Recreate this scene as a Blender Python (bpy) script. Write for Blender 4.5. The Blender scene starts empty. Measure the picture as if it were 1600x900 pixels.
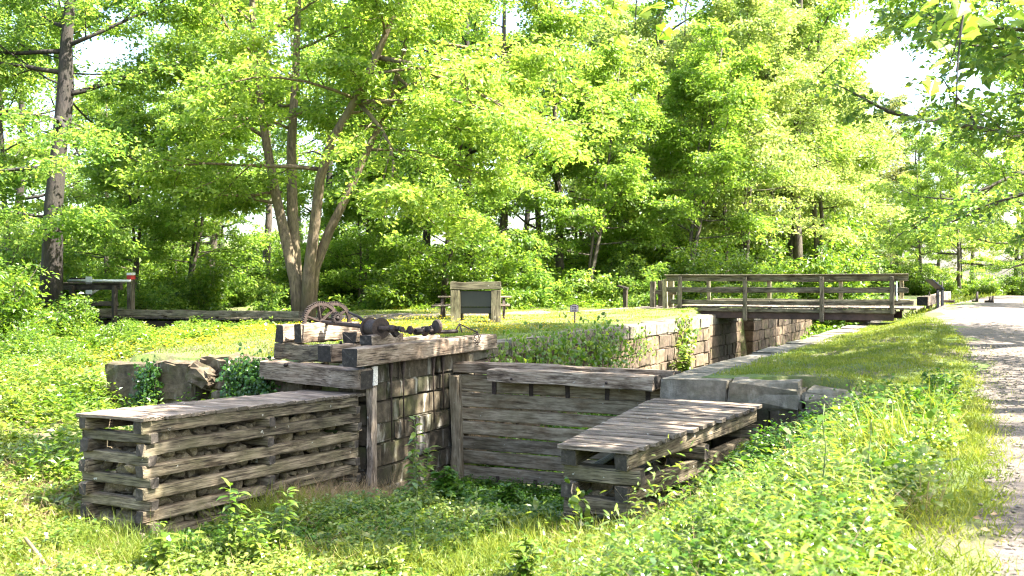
import bpy, math, random
import numpy as np
from mathutils import Vector, Matrix

random.seed(7)
R = np.random.default_rng(7)
SC = bpy.context.scene
COL = SC.collection

# ------------------------------------------------------------------ camera, light, exposure
YAW = math.atan(780 / 1555.0)
EYE = 1.65
FPX = 1555.0
cam_d = bpy.data.cameras.new('camera')
cam_d.lens = 35.0
cam_d.sensor_width = 36.0
cam_d.shift_y = -10 / 1600.0
cam_d.clip_end = 2000
cam_d.dof.use_dof = True
cam_d.dof.focus_distance = 17.0
cam_d.dof.aperture_fstop = 3.2
cam = bpy.data.objects.new('camera', cam_d)
cam.location = (0, 0, EYE)
cam.rotation_euler = (math.pi / 2, 0, YAW)
COL.objects.link(cam)
SC.camera = cam

SUN_EL = math.radians(53)
SUN_AZ = math.radians(80)          # from +Y towards +X
world = bpy.data.worlds.new('World')
SC.world = world
world.use_nodes = True
wn = world.node_tree
sky = wn.nodes.new('ShaderNodeTexSky')
sky.sky_type = 'NISHITA'
sky.sun_disc = False
sky.sun_elevation = SUN_EL
sky.sun_rotation = SUN_AZ
sky.dust_density = 3.0
sky.air_density = 1.0
bg = wn.nodes['Background']
bg.inputs['Strength'].default_value = 0.12
wn.links.new(sky.outputs[0], bg.inputs['Color'])

sun_d = bpy.data.lights.new('sun', 'SUN')
sun_d.energy = 5.0
sun_d.angle = math.radians(0.5)
sun_d.color = (1.0, 0.95, 0.86)
sun = bpy.data.objects.new('sun', sun_d)
sdir = Vector((math.sin(SUN_AZ) * math.cos(SUN_EL), math.cos(SUN_AZ) * math.cos(SUN_EL), math.sin(SUN_EL)))
sun.rotation_euler = sdir.to_track_quat('Z', 'Y').to_euler()
sun.location = (20, 20, 40)
COL.objects.link(sun)

SC.view_settings.view_transform = 'Standard'
SC.view_settings.look = 'None'
SC.view_settings.gamma = 1.0
SC.view_settings.exposure = 2.95
SC.render.engine = 'CYCLES'
cy = SC.cycles
cy.max_bounces = 9
cy.diffuse_bounces = 6
cy.glossy_bounces = 2
cy.transmission_bounces = 6
cy.transparent_max_bounces = 4
cy.caustics_reflective = False
cy.caustics_refractive = False
cy.sample_clamp_indirect = 6.0
cy.use_denoising = True
cy.denoising_prefilter = 'ACCURATE'
cy.filter_width = 1.2

# ------------------------------------------------------------------ placing helpers (world: x across lock, y along lock, z up; coping at z = 0)
FW = np.array([-math.sin(YAW), math.cos(YAW), 0.0])
RT = np.array([math.cos(YAW), math.sin(YAW), 0.0])

def at(u, depth, v=440.0):
    return FW * depth + RT * (u - 800) / FPX * depth + np.array([0, 0, EYE + (440 - v) / FPX * depth])

def _ray(u, v):
    return FW + RT * (u - 800) / FPX + np.array([0, 0, (440 - v) / FPX])

def on_y(u, v, y):
    d = _ray(u, v); p = d * (y / d[1]); p[2] += EYE; return p

def on_x(u, v, x):
    d = _ray(u, v); p = d * (x / d[0]); p[2] += EYE; return p

def on_z(u, v, z):
    d = _ray(u, v); p = d * ((z - EYE) / d[2]); p[2] = z; return p

def ss(a, b, x):
    t = np.clip((np.asarray(x, float) - a) / (b - a), 0, 1)
    return t * t * (3 - 2 * t)

# ------------------------------------------------------------------ node helpers / materials
def new_mat(name):
    m = bpy.data.materials.new(name)
    m.use_nodes = True
    nt = m.node_tree
    return m, nt, nt.nodes['Principled BSDF']

def N(nt, typ, **kw):
    n = nt.nodes.new(typ)
    for k, v in kw.items():
        if hasattr(n, k):
            setattr(n, k, v)
    return n

def L(nt, a, b):
    nt.links.new(a, b)

def ramp(nt, fac, stops):
    r = N(nt, 'ShaderNodeValToRGB')
    el = r.color_ramp.elements
    while len(el) < len(stops):
        el.new(0.5)
    for e, (p, c) in zip(el, stops):
        e.position = p
        e.color = (c[0], c[1], c[2], 1)
    if fac is not None:
        L(nt, fac, r.inputs[0])
    return r

def mixc(nt, fac, a, b, mode='MIX'):
    m = N(nt, 'ShaderNodeMix', data_type='RGBA', blend_type=mode)
    for sock, val in ((m.inputs[0], fac), (m.inputs[6], a), (m.inputs[7], b)):
        if hasattr(val, 'links'):
            L(nt, val, sock)
        elif isinstance(val, (int, float)):
            sock.default_value = val
        else:
            sock.default_value = (val[0], val[1], val[2], 1)
    return m.outputs[2]

def noise(nt, vec, scale, detail=4, rough=0.55):
    n = N(nt, 'ShaderNodeTexNoise')
    n.inputs['Scale'].default_value = scale
    n.inputs['Detail'].default_value = detail
    n.inputs['Roughness'].default_value = rough
    if vec is not None:
        L(nt, vec, n.inputs['Vector'])
    return n.outputs[0]

def mapping(nt, vec, scale):
    mp = N(nt, 'ShaderNodeMapping')
    mp.inputs['Scale'].default_value = scale
    L(nt, vec, mp.inputs['Vector'])
    return mp.outputs[0]

def obj_vec(nt, shift=True):
    tc = N(nt, 'ShaderNodeTexCoord')
    if not shift:
        return tc.outputs['Object'], None
    oi = N(nt, 'ShaderNodeObjectInfo')
    mu = N(nt, 'ShaderNodeMath', operation='MULTIPLY')
    L(nt, oi.outputs['Random'], mu.inputs[0]); mu.inputs[1].default_value = 37.0
    ad = N(nt, 'ShaderNodeVectorMath', operation='ADD')
    L(nt, tc.outputs['Object'], ad.inputs[0]); L(nt, mu.outputs[0], ad.inputs[1])
    return ad.outputs[0], oi.outputs['Random']

def bump(nt, bsdf, h, strength, dist=0.01):
    b = N(nt, 'ShaderNodeBump')
    b.inputs['Strength'].default_value = strength
    b.inputs['Distance'].default_value = dist
    L(nt, h, b.inputs['Height'])
    L(nt, b.outputs[0], bsdf.inputs['Normal'])

def wood(name, dark, light, algae, alg_amt=0.5, end=(0.06, 0.05, 0.04), grain=16, stain=0.3, crk=0.12):
    m, nt, b = new_mat(name)
    v, rnd = obj_vec(nt)
    g = noise(nt, mapping(nt, v, (1.0, grain, grain)), 2.6, 6, 0.65)
    crack = noise(nt, mapping(nt, v, (0.7, grain * 2.0, grain * 2.0)), 2.0, 3, 0.5)
    big = noise(nt, v, 1.7, 5, 0.6)
    c = ramp(nt, g, [(0.36, dark), (0.56, light), (0.72, [min(1, k * 1.35) for k in light])]).outputs[0]
    af = ramp(nt, big, [(0.42, (0, 0, 0)), (0.62, (alg_amt,) * 3)]).outputs[0]
    c = mixc(nt, af, c, algae)
    ck = ramp(nt, crack, [(0.34, (crk, crk * 0.95, crk * 0.9)), (0.42, (1, 1, 1))]).outputs[0]
    c = mixc(nt, 1.0, c, ck, 'MULTIPLY')
    st = noise(nt, mapping(nt, v, (1.5, 5, 5)), 1.3, 4, 0.7)
    c = mixc(nt, 1.0, c, ramp(nt, st, [(0.34, (stain, stain * 0.88, stain * 0.78)), (0.56, (1, 1, 1))]).outputs[0], 'MULTIPLY')
    rr = ramp(nt, rnd, [(0.0, (0.72, 0.72, 0.72)), (1.0, (1.3, 1.26, 1.2))]).outputs[0]
    c = mixc(nt, 1.0, c, rr, 'MULTIPLY')
    lich = noise(nt, v, 9.0, 3, 0.6)
    c = mixc(nt, ramp(nt, lich, [(0.69, (0, 0, 0)), (0.73, (0.6, 0.6, 0.6))]).outputs[0], c, (0.5, 0.5, 0.44))
    geo = N(nt, 'ShaderNodeNewGeometry')
    vt = N(nt, 'ShaderNodeVectorTransform', vector_type='NORMAL', convert_from='WORLD', convert_to='OBJECT')
    L(nt, geo.outputs['True Normal'], vt.inputs[0])
    sp = N(nt, 'ShaderNodeSeparateXYZ'); L(nt, vt.outputs[0], sp.inputs[0])
    ab = N(nt, 'ShaderNodeMath', operation='ABSOLUTE'); L(nt, sp.outputs[0], ab.inputs[0])
    gt = N(nt, 'ShaderNodeMath', operation='GREATER_THAN'); L(nt, ab.outputs[0], gt.inputs[0]); gt.inputs[1].default_value = 0.8
    ec = ramp(nt, noise(nt, v, 14, 4), [(0.35, [k * 0.5 for k in end]), (0.6, end), (0.8, [k * 3 for k in end])]).outputs[0]  # dark end grain: rot, with the shade on sawn ends painted in
    c = mixc(nt, gt.outputs[0], c, ec)
    L(nt, c, b.inputs['Base Color'])
    b.inputs['Roughness'].default_value = 0.82
    b.inputs['Specular IOR Level'].default_value = 0.25
    mx = N(nt, 'ShaderNodeMath', operation='ADD'); L(nt, g, mx.inputs[0]); L(nt, crack, mx.inputs[1])
    bump(nt, b, mx.outputs[0], 0.6, 0.012)
    return m

def stone(name, c1, c2, c3, stain=(0.5, 0.47, 0.4), stain_amt=0.3, moss=(0.06, 0.08, 0.02), moss_amt=0.3, scale=5.0):
    m, nt, b = new_mat(name)
    v, rnd = obj_vec(nt)
    n1 = noise(nt, v, scale, 7, 0.65)
    n2 = noise(nt, v, scale * 0.35, 4, 0.6)
    n3 = noise(nt, mapping(nt, v, (1, 1, 0.25)), scale * 0.8, 4, 0.6)
    c = ramp(nt, n1, [(0.3, c1), (0.52, c2), (0.72, c3)]).outputs[0]
    c = mixc(nt, ramp(nt, n3, [(0.56, (0, 0, 0)), (0.68, (stain_amt,) * 3)]).outputs[0], c, stain)
    c = mixc(nt, ramp(nt, n2, [(0.5, (0, 0, 0)), (0.68, (moss_amt,) * 3)]).outputs[0], c, moss)
    rr = ramp(nt, rnd, [(0.0, (0.65, 0.65, 0.67)), (1.0, (1.2, 1.15, 1.08))]).outputs[0]
    c = mixc(nt, 1.0, c, rr, 'MULTIPLY')
    L(nt, c, b.inputs['Base Color'])
    b.inputs['Roughness'].default_value = 0.9
    b.inputs['Specular IOR Level'].default_value = 0.2
    fine = noise(nt, v, scale * 6, 5, 0.7)
    ad = N(nt, 'ShaderNodeMath', operation='ADD'); L(nt, n1, ad.inputs[0]); L(nt, fine, ad.inputs[1])
    bump(nt, b, ad.outputs[0], 0.7, 0.02)
    return m

def leaf(name, cols, trans=0.5, tcol=1.6, rough=0.42, spec=0.4):
    m, nt, b = new_mat(name)
    geo = N(nt, 'ShaderNodeNewGeometry')
    c = ramp(nt, geo.outputs['Random Per Island'], [(i / (len(cols) - 1), k) for i, k in enumerate(cols)]).outputs[0]
    v_, _ = obj_vec(nt, False)
    cl_ = noise(nt, v_, 0.9, 3, 0.6)
    c = mixc(nt, 1.0, c, ramp(nt, cl_, [(0.36, (0.72, 0.80, 0.7)), (0.64, (1.25, 1.16, 1.2))]).outputs[0], 'MULTIPLY')
    L(nt, c, b.inputs['Base Color'])
    b.inputs['Roughness'].default_value = rough
    b.inputs['Specular IOR Level'].default_value = spec
    t = N(nt, 'ShaderNodeBsdfTranslucent')
    tc = mixc(nt, 1.0, c, (tcol * 1.10, tcol * 1.03, tcol * 0.6), 'MULTIPLY')
    L(nt, tc, t.inputs['Color'])
    mx = N(nt, 'ShaderNodeMixShader'); mx.inputs[0].default_value = trans
    L(nt, b.outputs[0], mx.inputs[1]); L(nt, t.outputs[0], mx.inputs[2])
    L(nt, mx.outputs[0], nt.nodes['Material Output'].inputs['Surface'])
    return m

def plain(name, col, rough=0.7, metal=0.0, var=0.3, scale=12.0, bmp=0.2):
    m, nt, b = new_mat(name)
    v, rnd = obj_vec(nt)
    n1 = noise(nt, v, scale, 5, 0.65)
    c = ramp(nt, n1, [(0.3, [k * (1 - var) for k in col]), (0.7, [k * (1 + var) for k in col])]).outputs[0]
    L(nt, c, b.inputs['Base Color'])
    b.inputs['Roughness'].default_value = rough
    b.inputs['Metallic'].default_value = metal
    bump(nt, b, n1, bmp, 0.01)
    return m

def bark(name, c1, c2, moss):
    m, nt, b = new_mat(name)
    v, rnd = obj_vec(nt)
    g = noise(nt, mapping(nt, v, (1, 1, 0.22)), 14, 5, 0.65)
    big = noise(nt, v, 1.1, 4, 0.6)
    c = ramp(nt, g, [(0.35, c1), (0.65, c2)]).outputs[0]
    c = mixc(nt, ramp(nt, big, [(0.45, (0, 0, 0)), (0.65, (0.6, 0.6, 0.6))]).outputs[0], c, moss)
    L(nt, c, b.inputs['Base Color'])
    b.inputs['Roughness'].default_value = 0.9
    bump(nt, b, g, 0.9, 0.04)
    return m

W_CRIB = wood('weathered_crib_timber', (0.055, 0.042, 0.028), (0.20, 0.166, 0.115), (0.085, 0.08, 0.038), 0.5)
W_DECK = wood('grey_deck_board', (0.10, 0.077, 0.058), (0.30, 0.245, 0.195), (0.15, 0.115, 0.075), 0.5, end=(0.09, 0.075, 0.055))
W_BEAM = wood('silvered_heavy_beam', (0.11, 0.08, 0.058), (0.33, 0.27, 0.205), (0.17, 0.115, 0.075), 0.5, end=(0.035, 0.03, 0.025))
W_GATE = wood('gate_plank', (0.12, 0.096, 0.065), (0.27, 0.225, 0.16), (0.12, 0.10, 0.055), 0.45, grain=7, stain=0.6, crk=0.55)
W_RAIL = wood('bridge_rail_timber', (0.07, 0.06, 0.045), (0.19, 0.16, 0.115), (0.10, 0.10, 0.055), 0.5)
W_PALE = wood('pale_treated_post', (0.22, 0.2, 0.12), (0.36, 0.32, 0.2), (0.2, 0.2, 0.1), 0.4, end=(0.2, 0.17, 0.1))
W_BOARD = wood('board_frame_timber', (0.07, 0.06, 0.035), (0.17, 0.15, 0.09), (0.09, 0.092, 0.045), 0.5, end=(0.13, 0.11, 0.07))
W_DARK = wood('dark_brown_timber', (0.025, 0.02, 0.016), (0.075, 0.06, 0.045), (0.05, 0.045, 0.03), 0.4)
S_WALL = stone('lock_wall_stone', (0.055, 0.04, 0.028), (0.13, 0.096, 0.066), (0.205, 0.16, 0.115), stain=(0.05, 0.04, 0.03), stain_amt=0.6, moss_amt=0.35)
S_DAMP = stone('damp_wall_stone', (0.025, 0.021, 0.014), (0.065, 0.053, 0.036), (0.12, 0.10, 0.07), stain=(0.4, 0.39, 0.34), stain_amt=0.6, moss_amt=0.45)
S_COPE = stone('grey_coping_stone', (0.10, 0.09, 0.068), (0.17, 0.152, 0.118), (0.26, 0.235, 0.19), moss_amt=0.2, scale=7)
S_WING = stone('rough_wing_stone', (0.05, 0.038, 0.025), (0.11, 0.085, 0.055), (0.19, 0.15, 0.10), moss=(0.08, 0.09, 0.03), moss_amt=0.55, scale=6)
S_ROCK = stone('fill_rock', (0.13, 0.105, 0.065), (0.23, 0.185, 0.115), (0.34, 0.28, 0.19), moss_amt=0.35, scale=9)
RUST = plain('rusted_iron', (0.045, 0.03, 0.023), 0.75, 0.35, 0.5, 25, 0.4)
RUST_D = plain('dark_rusted_iron', (0.022, 0.015, 0.012), 0.7, 0.4, 0.5, 25, 0.4)
RUST_R = plain('red_rust_steel', (0.06, 0.033, 0.028), 0.75, 0.1, 0.5, 3, 0.3)
WHITE = plain('white_paint', (0.72, 0.72, 0.70), 0.6, 0, 0.1, 9, 0.1)
WHITE_PEEL = plain('peeling_white_paint', (0.5, 0.47, 0.42), 0.8, 0, 0.5, 30, 0.5)
RED = plain('red_reflective_band', (0.45, 0.03, 0.02), 0.5, 0, 0.1, 9, 0.1)
DKPANEL = plain('dark_olive_panel', (0.016, 0.017, 0.010), 0.5, 0, 0.3, 4, 0.1)
BLACK = plain('black_metal', (0.03, 0.03, 0.035), 0.45, 0.2, 0.2, 9, 0.1)
SIGN = plain('faded_sign_face', (0.36, 0.28, 0.30), 0.5, 0, 0.1, 9, 0.05)
SIGN_D = plain('brown_sign_paint', (0.07, 0.035, 0.045), 0.5, 0, 0.1, 9, 0.05)
STEM = plain('plant_stem', (0.10, 0.13, 0.04), 0.7, 0, 0.3, 20, 0.1)
BARK = bark('grey_brown_bark', (0.03, 0.023, 0.017), (0.10, 0.08, 0.06), (0.08, 0.075, 0.04))
BARK_P = bark('pale_maple_bark', (0.055, 0.039, 0.023), (0.20, 0.148, 0.088), (0.13, 0.11, 0.045))
BARK_D = bark('dark_bark', (0.010, 0.008, 0.006), (0.036, 0.027, 0.021), (0.026, 0.024, 0.013))
LF_HERO = leaf('maple_leaf_green', [(0.065, 0.125, 0.018), (0.12, 0.195, 0.03), (0.195, 0.26, 0.055), (0.16, 0.225, 0.06)], 0.55, 2.5)
LF_MID = leaf('woodland_leaf_green', [(0.05, 0.11, 0.02), (0.105, 0.175, 0.032), (0.17, 0.235, 0.05)], 0.55, 2.5)
LF_YEL = leaf('yellow_spring_leaf', [(0.075, 0.145, 0.014), (0.125, 0.205, 0.035), (0.18, 0.25, 0.065)], 0.55, 2.4)
LF_PALE = leaf('haze_pale_leaf', [(0.11, 0.16, 0.04), (0.17, 0.20, 0.07), (0.22, 0.22, 0.11)], 0.5, 1.4)  # haze over the far trees is put into this paler leaf colour
LF_LIME = leaf('sun_washed_lime_leaf', [(0.10, 0.16, 0.03), (0.17, 0.23, 0.075), (0.23, 0.27, 0.125)], 0.55, 2.3, 0.4, 0.5)  # washed-out look of strong sun is painted into the leaf colour
LF_BLUE = leaf('cool_green_leaf', [(0.04, 0.095, 0.02), (0.09, 0.16, 0.03), (0.16, 0.22, 0.04)], 0.5, 2.2, 0.35, 0.5)
LF_SHRUB = leaf('shrub_leaf', [(0.04, 0.09, 0.010), (0.085, 0.155, 0.016), (0.15, 0.21, 0.03)], 0.5, 2.2, 0.35, 0.55)
LF_IVY = leaf('ivy_leaf', [(0.015, 0.05, 0.010), (0.03, 0.085, 0.012), (0.06, 0.12, 0.016)], 0.35, 1.4, 0.35, 0.5)
LF_WEED = leaf('weed_leaf', [(0.055, 0.11, 0.012), (0.10, 0.165, 0.018), (0.18, 0.235, 0.035), (0.15, 0.19, 0.06)], 0.45, 2.0, 0.28, 0.7)
LF_PALEW = leaf('pale_weed_leaf', [(0.10, 0.155, 0.02), (0.16, 0.21, 0.035), (0.21, 0.235, 0.06)], 0.4, 1.5, 0.3, 0.6)
LF_LOW = leaf('low_cover_leaf', [(0.03, 0.09, 0.010), (0.06, 0.14, 0.012), (0.10, 0.18, 0.016)], 0.45, 1.5, 0.4, 0.4)
GRASS_M = leaf('grass_blade', [(0.09, 0.135, 0.014), (0.15, 0.195, 0.022), (0.21, 0.23, 0.045)], 0.45, 1.5, 0.5, 0.3)
STRAW = leaf('dry_straw', [(0.22, 0.16, 0.09), (0.33, 0.25, 0.15), (0.26, 0.17, 0.10)], 0.25, 1.2, 0.7, 0.2)
FLOWER = leaf('buttercup_petal', [(0.62, 0.44, 0.01), (0.72, 0.55, 0.02)], 0.3, 1.1, 0.4, 0.4)
WHITEFL = leaf('white_petal', [(0.6, 0.6, 0.55), (0.75, 0.74, 0.7)], 0.3, 1.0, 0.5, 0.2)

def ground_mat():
    m, nt, b = new_mat('earth_and_turf')
    v, _ = obj_vec(nt, False)
    n1 = noise(nt, v, 0.8, 6, 0.6)
    n2 = noise(nt, v, 9, 6, 0.7)
    soil = ramp(nt, n2, [(0.3, (0.05, 0.037, 0.022)), (0.7, (0.13, 0.10, 0.06))]).outputs[0]
    turf = ramp(nt, n2, [(0.3, (0.05, 0.085, 0.012)), (0.7, (0.11, 0.15, 0.022))]).outputs[0]
    c = mixc(nt, ramp(nt, n1, [(0.35, (0, 0, 0)), (0.55, (1, 1, 1))]).outputs[0], soil, turf)
    L(nt, c, b.inputs['Base Color'])
    b.inputs['Roughness'].default_value = 0.95
    bump(nt, b, n2, 0.8, 0.05)
    return m

def gravel_mat():
    m, nt, b = new_mat('crushed_stone_gravel')
    v, _ = obj_vec(nt, False)
    n1 = noise(nt, v, 45, 4, 0.8)
    n2 = noise(nt, v, 1.2, 5, 0.6)
    n4 = noise(nt, v, 7, 5, 0.7)
    c = ramp(nt, n1, [(0.3, (0.065, 0.053, 0.044)), (0.5, (0.135, 0.113, 0.096)), (0.7, (0.21, 0.18, 0.158))]).outputs[0]
    c = mixc(nt, ramp(nt, n2, [(0.4, (0, 0, 0)), (0.7, (0.5, 0.5, 0.5))]).outputs[0], c, (0.085, 0.067, 0.05))
    c = mixc(nt, ramp(nt, n4, [(0.50, (0, 0, 0)), (0.64, (0.75, 0.75, 0.75))]).outputs[0], c, (0.06, 0.046, 0.032))
    n5 = noise(nt, v, 18, 4, 0.8)
    c = mixc(nt, 1.0, c, ramp(nt, n5, [(0.36, (0.55, 0.52, 0.5)), (0.62, (1.25, 1.2, 1.15))]).outputs[0], 'MULTIPLY')
    L(nt, c, b.inputs['Base Color'])
    b.inputs['Roughness'].default_value = 0.95
    ad = N(nt, 'ShaderNodeMath', operation='ADD'); L(nt, n1, ad.inputs[0]); L(nt, n4, ad.inputs[1])
    bump(nt, b, ad.outputs[0], 0.8, 0.02)
    return m

GROUND = ground_mat()
GRAVEL = gravel_mat()

# ------------------------------------------------------------------ mesh helpers
def np_mesh(name, V, T, mat=None, smooth=False, quads=None):
    V = np.asarray(V, np.float32).reshape(-1, 3)
    T = np.asarray(T, np.int32).reshape(-1, 3)
    me = bpy.data.meshes.new(name)
    nq = 0 if quads is None else len(quads)
    me.vertices.add(len(V))
    me.vertices.foreach_set('co', V.ravel())
    nl = T.size + nq * 4
    me.loops.add(nl)
    me.polygons.add(len(T) + nq)
    li = T.ravel() if nq == 0 else np.concatenate([T.ravel(), np.asarray(quads, np.int32).ravel()])
    st = np.arange(len(T)) * 3
    if nq:
        st = np.concatenate([st, T.size + np.arange(nq) * 4])
    me.loops.foreach_set('vertex_index', li.astype(np.int32))
    me.polygons.foreach_set('loop_start', st.astype(np.int32))
    me.polygons.foreach_set('use_smooth', np.full(len(T) + nq, bool(smooth)))
    me.update(calc_edges=True)
    me.validate()
    if mat:
        me.materials.append(mat)
    return me

def link(name, me, parent=None, mw=None):
    o = bpy.data.objects.new(name, me)
    COL.objects.link(o)
    if mw is not None:
        o.matrix_basis = mw
    if parent is not None:
        o.parent = parent
        pl = Matrix.Identity(4)
        q = parent
        chain = []
        while q is not None:
            chain.append(q); q = q.parent
        W = Matrix.Identity(4)
        for q in reversed(chain):
            W = W @ q.matrix_parent_inverse @ q.matrix_basis
        o.matrix_parent_inverse = W.inverted()
    return o

def tag(o, label=None, cat=None, group=None, kind=None):
    if label: o['label'] = label
    if cat: o['category'] = cat
    if group: o['group'] = group
    if kind: o['kind'] = kind
    return o

def thing(name, loc, label, cat, group=None):
    o = bpy.data.objects.new(name, None)
    o.empty_display_size = 0.2
    COL.objects.link(o)
    o.location = Vector([float(k) for k in loc])
    return tag(o, label, cat, group)

def copy_tree(o, parent=None):
    c = o.copy()
    COL.objects.link(c)
    c.parent = parent
    for ch in o.children:
        copy_tree(ch, c)
    return c

def timber_data(Ln, w, h, ch=0.012, seg=4, jit=0.005, seed=0, wear=0.0):
    r = np.random.default_rng(seed)
    c = min(ch, w * 0.3, h * 0.3)
    prof = np.array([[-w/2+c, -h/2], [w/2-c, -h/2], [w/2, -h/2+c], [w/2, h/2-c], [w/2-c, h/2], [-w/2+c, h/2], [-w/2, h/2-c], [-w/2, -h/2+c]])
    xs = np.concatenate([[-Ln/2], np.linspace(-Ln/2 + min(0.03, Ln*0.1), Ln/2 - min(0.03, Ln*0.1), seg), [Ln/2]])
    V = []
    bow = r.normal(0, 1, 2) * (0.0022 * Ln if jit > 0.002 else 0)
    for i, x in enumerate(xs):
        p = prof + bow * math.cos(math.pi * x / Ln)
        p = p + r.normal(0, jit, prof.shape) + r.normal(0, jit, 2)
        if i in (0, len(xs) - 1):
            p = p * (1 - 0.03 - wear * r.random()) 
        xx = x + (r.normal(0, jit * 1.5, 8) if i in (0, len(xs) - 1) else np.zeros(8))
        V.append(np.column_stack([xx, p]))
    V = np.concatenate(V)
    Q = []
    for i in range(len(xs) - 1):
        a = i * 8
        for k in range(8):
            Q.append((a + k, a + (k + 1) % 8, a + 8 + (k + 1) % 8, a + 8 + k))
    Q = [(q[3], q[2], q[1], q[0]) for q in Q]
    T = []
    for k in range(1, 7):
        T.append((0, k, k + 1))
        e = (len(xs) - 1) * 8
        T.append((e, e + k + 1, e + k))
    return V, T, Q

_sd = [100]
def timber(name, p0, p1, w, h, mat, parent=None, up=(0, 0, 1), seg=4, jit=0.004, ch=0.012, wear=0.0):
    """a sawn timber from p0 to p1 (centre line), w wide, h high; its length runs along its own x"""
    p0 = Vector([float(k) for k in p0]); p1 = Vector([float(k) for k in p1])
    d = p1 - p0; Ln = d.length; x = d.normalized()
    u = Vector(up); y = u.cross(x).normalized(); z = x.cross(y)
    _sd[0] += 1
    V, T, Q = timber_data(Ln, w, h, ch, seg, jit, _sd[0], wear)
    me = np_mesh(name, V, T, mat, quads=Q)
    mw = Matrix((x, y, z)).transposed().to_4x4()
    mw.translation = (p0 + p1) / 2
    return link(name, me, parent, mw)

def block(name, x0, x1, y0, y1, z0, z1, mat, parent=None, jit=0.012, ch=0.02, sub=2):
    """a hewn stone with softened arrises and slightly uneven faces"""
    _sd[0] += 1
    r = np.random.default_rng(_sd[0])
    n = sub + 1
    lx, ly, lz = (x1 - x0), (y1 - y0), (z1 - z0)
    idx = {}
    V = []
    n = max(n, 3)
    gs_ = [np.concatenate([[-0.5], np.linspace(-0.5 + min(0.3, ch * 1.3 / l_), 0.5 - min(0.3, ch * 1.3 / l_), n - 1), [0.5]]) for l_ in (lx, ly, lz)]
    for i in range(n + 1):
        for j in range(n + 1):
            for k in range(n + 1):
                if i in (0, n) or j in (0, n) or k in (0, n):
                    ne = (i in (0, n)) + (j in (0, n)) + (k in (0, n))
                    p = np.array([gs_[0][i] * lx, gs_[1][j] * ly, gs_[2][k] * lz])
                    if ne >= 2:
                        s = ch * (0.5 + r.random())
                        p -= np.sign(p) * np.array([i in (0, n), j in (0, n), k in (0, n)]) * s
                    p += r.normal(0, jit, 3) * (0.6 if ne >= 2 else 1)
                    idx[(i, j, k)] = len(V); V.append(p)
    Q = []
    for a in range(n):
        for b_ in range(n):
            Q.append((idx[(0, a, b_)], idx[(0, a, b_+1)], idx[(0, a+1, b_+1)], idx[(0, a+1, b_)]))
            Q.append((idx[(n, a, b_)], idx[(n, a+1, b_)], idx[(n, a+1, b_+1)], idx[(n, a, b_+1)]))
            Q.append((idx[(a, 0, b_)], idx[(a+1, 0, b_)], idx[(a+1, 0, b_+1)], idx[(a, 0, b_+1)]))
            Q.append((idx[(a, n, b_)], idx[(a, n, b_+1)], idx[(a+1, n, b_+1)], idx[(a+1, n, b_)]))
            Q.append((idx[(a, b_, 0)], idx[(a, b_+1, 0)], idx[(a+1, b_+1, 0)], idx[(a+1, b_, 0)]))
            Q.append((idx[(a, b_, n)], idx[(a+1, b_, n)], idx[(a+1, b_+1, n)], idx[(a, b_+1, n)]))
    me = np_mesh(name, V, np.zeros((0, 3)), mat, quads=Q)
    return link(name, me, parent, Matrix.Translation(((x0+x1)/2, (y0+y1)/2, (z0+z1)/2)))

def tube_data(pts, rad, sides=7, cap=True):
    pts = np.asarray(pts, float); n = len(pts)
    rad = np.broadcast_to(np.asarray(rad, float), (n,))
    tg = np.gradient(pts, axis=0)
    tg /= np.linalg.norm(tg, axis=1)[:, None] + 1e-9
    ref = np.array([0, 0, 1.0]) if abs(tg[0][2]) < 0.9 else np.array([1.0, 0, 0])
    V = []
    a = np.cross(tg[0], ref); a /= np.linalg.norm(a)
    for i in range(n):
        a = a - tg[i] * (a @ tg[i]); a /= np.linalg.norm(a) + 1e-9
        b = np.cross(tg[i], a)
        ang = np.arange(sides) / sides * 2 * np.pi
        V.append(pts[i] + rad[i] * (np.cos(ang)[:, None] * a + np.sin(ang)[:, None] * b))
    V = np.concatenate(V)
    i = np.arange(n - 1)[:, None] * sides; k = np.arange(sides)[None]; k2 = (k + 1) % sides
    Q = np.stack([i + k, i + k2, i + sides + k2, i + sides + k], -1).reshape(-1, 4)
    T = []
    if cap:
        for k in range(1, sides - 1):
            T.append((0, k + 1, k)); e = (n - 1) * sides; T.append((e, e + k, e + k + 1))
    return V, np.array(T, int).reshape(-1, 3), Q

class Mesh:
    def __init__(s): s.V = []; s.T = []; s.Q = []; s.n = 0
    def add(s, V, T, Q):
        s.V.append(np.asarray(V, float))
        if len(T): s.T.append(np.asarray(T, int) + s.n)
        if len(Q): s.Q.append(np.asarray(Q, int) + s.n)
        s.n += len(V)
    def tube(s, pts, rad, sides=7): s.add(*tube_data(pts, rad, sides))
    def build(s, name, mat, parent=None, smooth=False, origin=None):
        V = np.concatenate(s.V)
        T = np.concatenate(s.T) if s.T else np.zeros((0, 3), int)
        Q = np.concatenate(s.Q) if s.Q else None
        mw = None
        if origin is not None:
            V = V - np.asarray(origin); mw = Matrix.Translation([float(k) for k in origin])
        return link(name, np_mesh(name, V, T, mat, smooth, Q), parent, mw)

def rod(name, pts, rad, mat, parent=None, sides=7, smooth=True):
    m = Mesh(); m.tube(pts, rad, sides)
    return m.build(name, mat, parent, smooth, origin=np.mean(np.asarray(pts, float), 0))

def unit(v):
    return v / (np.linalg.norm(v, axis=-1, keepdims=True) + 1e-9)

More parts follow.
